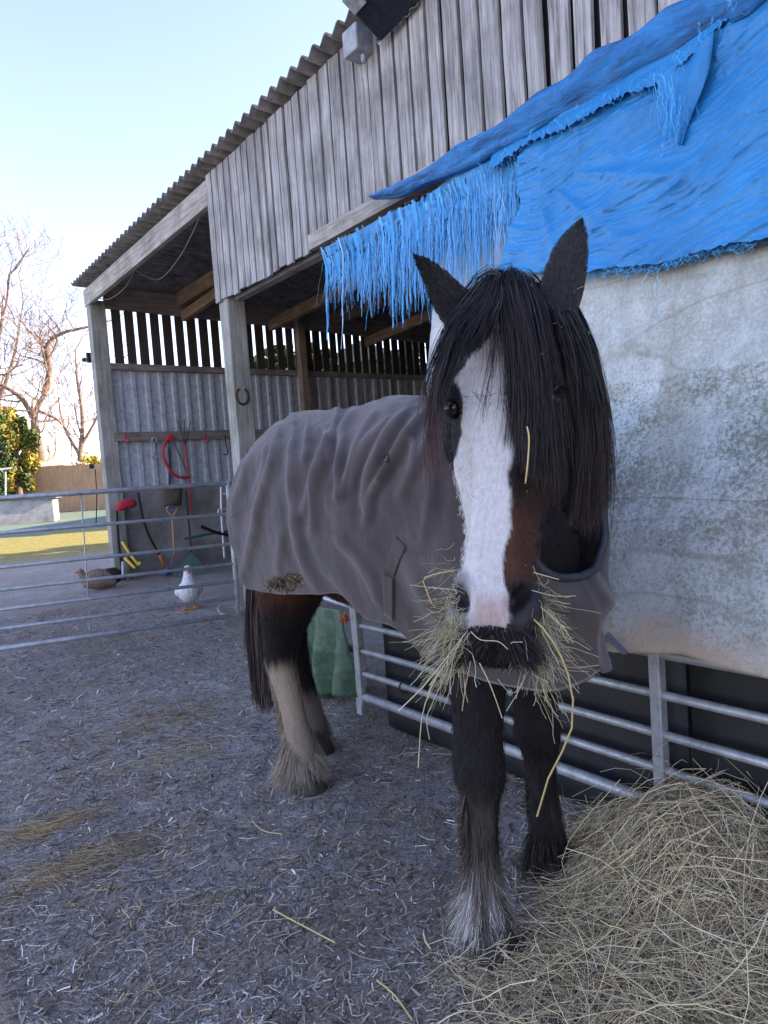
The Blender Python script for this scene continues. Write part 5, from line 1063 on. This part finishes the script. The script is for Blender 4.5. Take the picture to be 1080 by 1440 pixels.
# ============================================================ RUG
def rugmesh():
    nu, nv = 420, 190; U = np.linspace(0, 1, nu)
    # key rows: u, Top(Y,X,z), hem end (xoff, Y, z), half width bulge, bulge z, fullness
    K_ = V([(0.00, 1.60, 1.68, 1.660, .000, 1.13, 1.13, .21, 1.42, 1.20),
            (0.05, 1.74, 1.68, 1.680, .000, 1.09, 1.00, .27, 1.40, 1.28),
            (0.11, 1.84, 1.68, 1.690, .000, 1.10, .850, .30, 1.38, 1.30),
            (0.16, 1.92, 1.68, 1.690, .17, 1.14, .825, .33, 1.34, 1.36),
            (0.22, 2.02, 1.68, 1.690, .29, 1.30, .840, .355, 1.30, 1.45),
            (0.32, 2.14, 1.68, 1.685, .35, 1.50, .865, .375, 1.26, 1.62),
            (0.40, 2.24, 1.68, 1.690, .36, 1.66, .955, .385, 1.24, 1.82),
            (0.49, 2.34, 1.685, 1.695, .355, 1.84, .955, .38, 1.26, 2.0),
            (0.55, 2.44, 1.685, 1.705, .345, 1.97, 1.03, .37, 1.28, 2.15),
            (0.68, 2.56, 1.69, 1.715, .335, 2.24, 1.00, .355, 1.30, 2.36),
            (0.80, 2.70, 1.69, 1.695, .325, 2.46, .975, .34, 1.28, 2.58),
            (0.90, 2.86, 1.69, 1.60, .300, 2.68, .955, .31, 1.20, 2.78),
            (0.96, 2.99, 1.69, 1.48, .26, 2.90, .945, .27, 1.15, 2.96),
            (1.00, 3.05, 1.69, 1.32, .12, 3.02, .940, .14, 1.08, 3.02)])
    Q = np.stack([np.interp(U, K_[:, 0], K_[:, k]) for k in range(10)], 1)
    for k in range(1, 10):
        p_ = np.pad(Q[:, k], 8, 'edge'); Q[:, k] = np.convolve(p_, np.ones(17)/17, 'valid')
    side = {}; wear_shade = {}  # colour masks: ridge fading and highlight, valley shade and seam lines
    for sg in (-1, 1):
        G_ = np.zeros((nu, nv, 3)); W_ = np.linspace(0, 1, nv)
        for i in range(nu):
            _, Yt, Xt, zt, xo, Ye, ze, bw, bz, By = Q[i]; Xc = 1.55+.13*float(sm(0, .35, i/nu)); ff_ = 1. if sg < 0 else 1-.36*float(sm(.55, .15, i/nu)); xo = xo*ff_; bw = bw*(1. if sg < 0 else 1-.05*float(sm(.5, .1, i/nu)));
            T_ = V([Xc, Yt, zt]); B1 = V([Xc+sg*bw*.95, Yt*.75+By*.25, zt+.015]); B2 = V([Xc+sg*bw*1.12, By, bz]); E_ = V([Xc+sg*xo, Ye, ze]); 
            s = W_[:, None]; 
            k0 = 1-float(sm(0, .16, i/nu)); Mid = V([Xc+sg*bw*(1.0-.35*k0), (By*.6+Yt*.1+Ye*.3)*(1-k0)+(Ye+.02)*k0, ((bz+ze)/2)*(1-k0)+(ze+.045)*k0])
            P_ = interp(V([T_, T_+(B1-T_)*.42+V([0, 0, -.008]), B1*.62+B2*.38+V([0, 0, -.015]), B2*.96+T_*.04-V([0, 0, .0]), Mid, E_]), nv)
            G_[i] = P_
        side[sg] = G_
    for sg, G_ in side.items():
        X, Y, Z = G_[..., 0], G_[..., 1], G_[..., 2]; du = np.gradient(G_, axis=0); dv = np.gradient(G_, axis=1); nn = np.cross(du, dv); nn /= np.linalg.norm(nn, axis=2)[..., None]+1e-9
        c0 = V([1.68, 2.2, 1.25]); fl = np.sign(np.sum(nn*(G_-c0), 2).mean()); nn *= fl
        w_ = np.linspace(0, 1, nv)[None, :]; u_ = U[:, None]
        q_ = G_-CP; t_ = q_@fw; IX = 540+F*(q_@cr)/t_; IY = 720-F*(q_@cu)/t_; IX = IX+4*fbm(Y*5, Z*5, 0, 134, 2)
        def dist(pts):
            P_ = interp(np.c_[np.array(pts, float), np.zeros(len(pts))], 26)[:, :2]; bd = np.full(IX.shape, 1e9); sd_ = np.zeros(IX.shape); tt_ = np.zeros(IX.shape)
            for k_ in range(25):
                a_, b_ = P_[k_], P_[k_+1]; d_ = b_-a_; L2 = d_@d_; tq = np.clip(((IX-a_[0])*d_[0]+(IY-a_[1])*d_[1])/L2, 0, 1); ex, ey = IX-a_[0]-tq*d_[0], IY-a_[1]-tq*d_[1]; dd_ = np.hypot(ex, ey); m_ = dd_ < bd; bd = np.where(m_, dd_, bd); sd_ = np.where(m_, np.sign(ex*d_[1]-ey*d_[0]), sd_); tt_ = np.where(m_, (k_+tq)/25, tt_)
            return bd, sd_, tt_
        f1 = np.zeros(IX.shape); val = np.zeros(IX.shape); dsp = np.zeros(IX.shape)
        FL = [([(473, 573), (472, 597), (452, 640), (443, 687), (442, 748)], .020, 5), ([(500, 577), (481, 603), (475, 650), (477, 700)], .016, 4.5), ([(527, 577), (508, 607), (493, 650), (480, 700)], .018, 5), ([(545, 585), (515, 617), (500, 655), (494, 690)], .014, 4),
              ([(573, 577), (547, 603), (533, 633), (517, 667), (511, 710)], .019, 5), ([(597, 577), (567, 612), (547, 650), (522, 695), (516, 735)], .019, 5), ([(392, 600), (381, 653), (363, 710), (350, 767), (338, 825)], .018, 6), ([(412, 585), (411, 650), (414, 707), (419, 753), (434, 793), (454, 835)], .015, 5),
              ([(346, 650), (332, 700), (326, 735)], .012, 5), ([(445, 655), (430, 700), (420, 730)], .010, 5), ([(575, 612), (578, 650), (562, 700)], .010, 6), ([(372, 625), (368, 660), (352, 700)], .010, 5), ([(475, 760), (512, 800), (536, 850)], .012, 7), ([(430, 590), (432, 620), (425, 650)], .010, 4),
              ([(600, 640), (604, 700), (596, 760)], .008, 8), ([(400, 740), (392, 790), (398, 830)], .010, 7), ([(613, 600), (590, 630), (583, 665)], .008, 5), ([(455, 600), (462, 622), (458, 650)], .009, 4), ([(560, 760), (590, 830), (640, 900)], .010, 9), ([(640, 800), (700, 850), (760, 860)], .010, 9), ([(620, 880), (700, 925), (790, 900)], .010, 9)]
        if sg < 0 or True:
            for pts, am, wd in FL:
                if sg > 0: pts = [(p_[0]+260, p_[1]) for p_ in pts]
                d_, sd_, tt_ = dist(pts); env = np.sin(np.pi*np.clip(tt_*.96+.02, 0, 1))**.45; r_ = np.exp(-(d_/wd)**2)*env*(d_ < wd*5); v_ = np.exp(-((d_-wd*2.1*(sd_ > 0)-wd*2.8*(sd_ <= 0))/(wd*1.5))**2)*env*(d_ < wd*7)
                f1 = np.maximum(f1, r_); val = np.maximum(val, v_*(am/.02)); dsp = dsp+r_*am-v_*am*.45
        dsp = dsp+.010*fbm(Y*3.2+sg, Z*2.2, X, 131, 3)*sm(.02, .2, w_)+.006*fbm(Y*9, Z*6, X*9, 132, 3)+.0022*fbm(Y*30, Z*22, X*30, 133, 2)
        dsp = dsp+.010*np.sin(Y*6.5+1.2*(1.7-Z)+sg)*sm(.5, .95, w_)*sm(1.5, 2., Y)
        # seams: horizontal dart lines
        for pts in ([(322, 731), (363, 712), (407, 720)], [(418, 730), (445, 742), (474, 751)], [(570, 776), (600, 781), (640, 790)], [(475, 751), (512, 762)], [(640, 900), (720, 935), (770, 930)]):
            d_, sd_, tt_ = dist(pts if sg < 0 else [(p_[0]+260, p_[1]) for p_ in pts]); sea = np.exp(-(d_/1.3)**2); dsp = dsp-.004*sea; val = np.maximum(val, sea*1.4)
        # hem welt
        dsp = dsp+.003*np.exp(-((w_-.985)/.006)**2)
        # front chest sag folds
        dsp = dsp+.012*np.sin(Z*26+X*8)*sm(.2, .0, u_)*sm(.4, .9, w_)
        side[sg] = G_+nn*dsp[..., None]; wear_shade[sg] = np.stack([np.clip(f1-.35, 0, 1)*1.0*(.5+.5*vn(Y*9, Z*9, 0, 140)), np.clip(val, 0, 1)*.35*(.6+.4*vn(Y*4, Z*4, 0, 141)), 0*f1], -1)
    full = np.concatenate([side[-1][:, ::-1], side[1][:, 1:]], 1)
    # average centre seam
    full[:, nv-1] = (side[-1][:, 0]+side[1][:, 0])/2
    wf_ = np.concatenate([wear_shade[-1][:, ::-1], wear_shade[1][:, 1:]], 1)
    mb = MB(); mb.grid(full, wf_.reshape(-1, 3).clip(0, 1)); o = mb.build('rug', M['rug'], horse, smooth=True, solid=.006)
    ed = V([1, 1, 1])
    def binding(pts, r, name, mat, k=8): mb = MB(); mb.tube(pts, r, k); return mb.build(name, mat, o, smooth=True)
    binding(full[48:, 0], .0045, 'hem_binding', M['binding']); binding(full[48:, -1], .0045, 'hem_binding', M['binding'])
    
    low = np.concatenate([full[47:84, 0][::-1], full[47:84, -1]]); binding(low, .005, 'hem_binding', M['binding'])
    nk = interp(full[0, ::9], 80); binding(nk+V([0, -.005, .004]), .012, 'neck_binding', M['collar'])
    return o, full
rug, RF = rugmesh()
rbvh = BVHTree.FromPolygons([Vector(q) for q in RF.reshape(-1, 3).tolist()], [(i*RF.shape[1]+j, i*RF.shape[1]+j+1, (i+1)*RF.shape[1]+j+1, (i+1)*RF.shape[1]+j) for i in range(RF.shape[0]-1) for j in range(RF.shape[1]-1)])
def onrug(x, y, off=.006):
    d = Vector(ray(x, y)).normalized(); lo, no, _, ds = rbvh.ray_cast(Vector(CP), d)
    if lo is None: return None
    if no.dot(d) > 0: no = -no
    return V(lo)+V(no)*off
def decal(name, outline, mat, off=.006, n=12, th=.003):
    """small cloth piece sewn on: image quad tl,tr,br,bl"""
    tl, tr, br, bl = [V(q, ) for q in outline]; tl, tr, br, bl = [np.array(q, float) for q in (tl, tr, br, bl)]; G_ = []
    for i in range(n):
        for j in range(n):
            u, w_ = j/(n-1), i/(n-1); q = (tl*(1-u)+tr*u)*(1-w_)+(bl*(1-u)+br*u)*w_; p = onrug(q[0], q[1], off)
            if p is None: return None
            G_.append(p)
    mb = MB(); mb.grid(V(G_).reshape(n, n, 3)); return mb.build(name, mat, rug, smooth=True, solid=th)
decal('surcingle_patch', [(559, 754), (572, 768), (556, 810), (543, 800)], M['strap'], .006)
decal('surcingle_flap', [(542, 805), (556, 812), (556, 872), (544, 862)], M['rug'], .010, th=.005)
decal('repair_patch', [(540, 637), (547, 636), (547, 648), (540, 650)], M['collar'], .004)
decal('buckle_strap', [(760, 798), (806, 803), (806, 812), (758, 807)], M['strap'], .010)
decal('buckle_strap', [(757, 845), (800, 852), (800, 861), (757, 855)], M['strap'], .010)
def mud():
    PT, W_, C_ = [], [], []
    for i in range(420):
        x, y = random.choice(((395, 818), (415, 815), (385, 822), (405, 826))); x += random.gauss(0, 5); y += random.gauss(0, 4); p = onrug(x, y, .004)
        if p is None: continue
        d = RNG.normal(0, .006, 3); PT.append([p-d, p, p+d]); W_.append(.003); C_.append(V((.20, .16, .10))*random.uniform(.4, 1.2))
    if PT: tag(strands('dried_mud', PT, V(W_), C_, M['chips'], rug), kind='stuff')
mud()
# ============================================================ HAY IN THE MOUTH
def mouthhay():
    PT, W_, C_ = [], [], []; K = 10; s = np.linspace(0, 1, K)[:, None]
    pal = [(.50, .42, .22), (.42, .36, .20), (.56, .50, .34), (.34, .30, .17), (.40, .44, .32)]
    def st(a, b, sag, w, c=None, kink=0):
        a, b = dep(*a), dep(*b); m = (a+b)/2+V((0, 0, sag)); P_ = a*(1-s)**2+2*m*s*(1-s)+b*s**2
        if kink: P_ = P_+RNG.normal(0, kink, 3)*np.abs(s-.5)*1.5+np.cumsum(RNG.normal(0, kink*.12, (K, 3)), 0)
        PT.append(P_); W_.append(w); C_.append(V(c or random.choice(pal))*random.uniform(.65, 1.2))
    for i in range(190):   # left bundle
        r = (random.gauss(648, 6), random.gauss(895, 20), 1.16+random.gauss(0, .02)); L = abs(random.gauss(0, 1)); an = random.gauss(2.25, .42); l = random.uniform(30, 85)
        e = (r[0]+math.cos(an)*l, r[1]+math.sin(an)*l, 1.13+random.gauss(0, .04)); st(r, e, random.gauss(.014, .012), random.uniform(.0003, .0007), kink=.012)
    for i in range(34): r = (random.gauss(640, 3), random.gauss(835, 24), 1.14); an = random.gauss(2.7, .35); l = random.uniform(15, 55); st(r, (r[0]+math.cos(an)*l, r[1]+math.sin(an)*l, 1.1+random.gauss(0, .03)), random.gauss(0, .01), random.uniform(.0004, .0009), kink=.01)
    for i in range(200):   # right bundle
        r = (random.gauss(752, 7), random.gauss(880, 30), 1.19+random.gauss(0, .015)); an = random.gauss(1.15, .5); l = random.uniform(25, 90); st(r, (r[0]+math.cos(an)*l, r[1]+math.sin(an)*l, 1.17+random.gauss(0, .04)), random.gauss(0, .012), random.uniform(.0003, .0007), kink=.012)
    for i in range(34): r = (random.gauss(750, 4), random.gauss(845, 20), 1.18); an = random.gauss(.4, .5); l = random.uniform(20, 60); st(r, (r[0]+math.cos(an)*l, r[1]+math.sin(an)*l, 1.16+random.gauss(0, .03)), random.gauss(0, .01), random.uniform(.0004, .0009), kink=.01)
    def poly(pts, w, c):
        P_ = interp(V([dep(*q) for q in pts]), K); PT.append(P_); W_.append(w); C_.append(V(c))
    for pts, w, c in (([(640, 802, 1.09), (598, 812, 1.08), (600, 830, 1.08), (607, 848, 1.08)], .0011, (.52, .42, .18)), ([(642, 830, 1.1), (577, 823, 1.08)], .0008, (.5, .45, .3)),
        ([(750, 870, 1.12), (768, 888, 1.1), (785, 915, 1.08), (798, 945, 1.07), (806, 990, 1.07), (800, 1040, 1.07), (776, 1080, 1.08), (755, 1148, 1.1)], .0019, (.50, .40, .17)),
        ([(674, 932, 1.1), (690, 965, 1.09), (706, 1010, 1.09)], .0011, (.5, .42, .24)), ([(662, 930, 1.1), (655, 965, 1.1), (650, 1000, 1.1)], .0010, (.42, .3, .18)),
        ([(655, 890, 1.11), (600, 960, 1.09), (560, 1000, 1.09)], .0010, (.55, .5, .33)), ([(650, 900, 1.11), (615, 950, 1.1), (595, 1000, 1.1), (590, 1050, 1.11), (588, 1080, 1.11)], .0009, (.5, .44, .28)),
        ([(645, 905, 1.1), (612, 980, 1.1), (600, 1010, 1.1), (604, 1040, 1.1)], .0008, (.5, .46, .3)), ([(662, 888, 1.09), (676, 900, 1.08), (700, 902, 1.08), (714, 913, 1.08)], .0009, (.55, .46, .3)), ([(735, 903, 1.1), (722, 903, 1.1), (718, 905, 1.1)], .0009, (.55, .5, .36)),
        ([(750, 805, 1.15), (786, 815, 1.13)], .0009, (.5, .42, .22)), ([(748, 830, 1.14), (780, 838, 1.12), (810, 838, 1.12)], .0010, (.5, .45, .28)), ([(756, 850, 1.13), (790, 880, 1.12), (806, 905, 1.12)], .0010, (.52, .42, .2)),
        ([(740, 930, 1.12), (735, 960, 1.12), (712, 1000, 1.12)], .0009, (.45, .46, .36)), ([(728, 935, 1.12), (752, 950, 1.12), (772, 960, 1.13)], .0008, (.45, .45, .33)), ([(745, 940, 1.12), (722, 975, 1.12), (700, 955, 1.12)], .0007, (.4, .44, .36))):
        poly(pts, w, c)
    W2 = V(W_); tag(strands('hay_wisps', PT, W2, V(C_), M['hay'], sides=3), 'wisps of hay sticking out of both sides of the horse mouth', 'hay')
mouthhay()
def one(pts, r, label):
    mb = MB(); mb.tube(interp(V([dep(*q) for q in pts]), 12), r, 5, (.56, .44, .20)); tag(mb.build('straw_stalk', M['hay'], smooth=True), label, 'straw')
one([(741, 600, 1.19), (744, 615, 1.18), (743, 640, 1.18), (741, 662, 1.18), (739, 680, 1.19)], .0014, 'golden straw caught in the forelock below the eye')
one([(823, 571, 1.40), (822, 590, 1.40)], .0013, 'short white straw bit stuck in the mane on the right')
# ============================================================ GEESE / HENS
def bird(name, px0, t, colr, label, cat, sc, face, dark=None, legs=(.35, .12, .03)):
    base = gp(*px0); r = empty(name, base, label, cat); mb = MB(); z0 = base[2]
    fr = V([math.cos(face), math.sin(face), 0]); rt_ = V([-fr[1], fr[0], 0]); up = V([0, 0, 1.])
    def P(a, b, c): return base+(fr*a+rt_*b+up*c)*sc
    return r, mb, P, fr, rt_, up, base
def feathered(name, c1, c2):
    n = NT(name, .85, 0, .2); a = n.noise(30, 6, .7); v_ = n.vor(38, n.map((1, 1, .6))); n.base(n.ramp(a, [(.35, c1), (.65, c2)])).bump(n.math('ADD', v_.outputs[0], a), .5, .01); return n.m
M['goose'] = feathered('white_plumage', (.50, .52, .55), (.74, .76, .78)); M['duckb'] = feathered('buff_brown_plumage', (.15, .11, .08), (.30, .23, .18)); M['duckd'] = feathered('dark_plumage', (.012, .010, .010), (.05, .04, .035)); M['beak'] = plain('orange_beak', (.55, .22, .04), .5)
r, mb, P_, fr, rt_, up, base = bird('white_duck', (268, 856), 1, 0, 'white duck standing upright behind the gate bars by the leaf rake', 'duck', .92, math.radians(-108))
pts = interp(V([P_(-.20, 0, .10), P_(-.13, 0, .15), P_(-.02, 0, .20), P_(.06, 0, .27), P_(.07, 0, .36), P_(.06, 0, .43), P_(.07, 0, .48), P_(.10, 0, .485)]), 30)
mb.tube(pts, np.interp(np.linspace(0, 1, 30), [0, .12, .3, .42, .55, .7, .82, .92, 1], [.02, .08, .125, .115, .07, .048, .042, .048, .02]), 18); mb.build('body', M['goose'], r, smooth=True)
for k in (-1, 1): w_ = MB(); w_.tube(interp(V([P_(.05, k*.09, .24), P_(-.05, k*.115, .20), P_(-.18, k*.07, .13)]), 10), np.interp(np.linspace(0, 1, 10), [0, .3, 1], [.03, .055, .012]), 10); w_.build('wing', M['goose'], r, smooth=True)
w_ = MB(); w_.tube(V([P_(.11, 0, .485), P_(.16, 0, .475), P_(.18, 0, .47)]), [.02, .016, .006], 8); w_.build('beak', M['beak'], r, smooth=True)
for k in (-1, 1): w_ = MB(); w_.tube(V([P_(.0, k*.05, .11), P_(.01, k*.05, .01)]), .012, 8); w_.box(P_(.04, k*.05, .008), (.08, .05, .012)); w_.build('leg', M['beak'], r)
r, mb, P_, fr, rt_, up, base = bird('brown_duck', (140, 829), 1, 0, 'brown and black duck sitting low on the ground behind the gate', 'duck', .95, math.radians(178))
pts = interp(V([P_(-.28, 0, .12), P_(-.18, 0, .13), P_(0, 0, .15), P_(.14, 0, .16), P_(.20, 0, .19)]), 24)
mb.tube(pts, np.interp(np.linspace(0, 1, 24), [0, .2, .5, .8, 1], [.03, .11, .14, .11, .03]), 18); mb.build('body', M['duckb'], r, smooth=True)
w_ = MB(); w_.tube(interp(V([P_(-.32, 0, .15), P_(-.22, 0, .16), P_(-.08, 0, .17)]), 12), np.interp(np.linspace(0, 1, 12), [0, .5, 1], [.05, .12, .10]), 14); w_.build('tail', M['duckd'], r, smooth=True)
w_ = MB(); w_.tube(interp(V([P_(.14, 0, .17), P_(.21, 0, .24), P_(.22, 0, .28), P_(.26, 0, .285)]), 12), np.interp(np.linspace(0, 1, 12), [0, .5, .8, 1], [.06, .04, .045, .015]), 12); w_.build('head', M['duckb'], r, smooth=True)
w_ = MB(); w_.tube(V([P_(.26, 0, .285), P_(.32, 0, .275)]), [.018, .006], 8); w_.build('beak', M['beak'], r, smooth=True)

# ============================================================ LIGHT, SKY, CAMERA
w = bpy.data.worlds.new('World'); SC.world = w; w.use_nodes = True; nt = w.node_tree; bg = nt.nodes['Background']; sky = nt.nodes.new('ShaderNodeTexSky'); sky.sky_type = 'NISHITA'
sd = V([.90, -.43, 0.]); sd /= np.linalg.norm(sd); EL = math.radians(23); sdir = V([sd[0]*math.cos(EL), sd[1]*math.cos(EL), math.sin(EL)])
sky.sun_disc = False; sky.sun_elevation = EL; sky.sun_rotation = math.atan2(sd[0], sd[1]); sky.air_density = 1.; sky.dust_density = .6; sky.ozone_density = 1.6
hs_ = nt.nodes.new('ShaderNodeHueSaturation'); hs_.inputs['Saturation'].default_value = 1.0; mx_ = nt.nodes.new('ShaderNodeMix'); mx_.data_type = 'RGBA'; mx_.blend_type = 'MULTIPLY'; mx_.inputs[0].default_value = 1.; mx_.inputs[7].default_value = (1.00, .80, .84, 1)
nt.links.new(sky.outputs[0], hs_.inputs['Color']); nt.links.new(hs_.outputs[0], mx_.inputs[6]); nt.links.new(mx_.outputs[2], bg.inputs[0]); bg.inputs[1].default_value = .15
sl = bpy.data.lights.new('sun', 'SUN'); sl.energy = 4.2; sl.angle = math.radians(.6); sl.color = (1., .82, .60); so = bpy.data.objects.new('sun', sl); COL.objects.link(so)
so.rotation_euler = Vector([float(-q) for q in sdir]).to_track_quat('-Z', 'Y').to_euler(); so.location = (20, -10, 20)
cam = bpy.data.cameras.new('camera'); co = bpy.data.objects.new('camera', cam); COL.objects.link(co)
mt = Matrix(((cr[0], cu[0], -fw[0], 0), (cr[1], cu[1], -fw[1], 0), (cr[2], cu[2], -fw[2], H), (0, 0, 0, 1))); co.matrix_world = mt
cam.sensor_fit = 'VERTICAL'; cam.sensor_height = 36.; cam.lens = F/1440.*36.; cam.clip_end = 2000; cam.clip_start = .02; SC.camera = co
SC.view_settings.view_transform = 'Standard'; SC.view_settings.look = 'None'; SC.view_settings.gamma = 1; SC.view_settings.exposure = 2.25
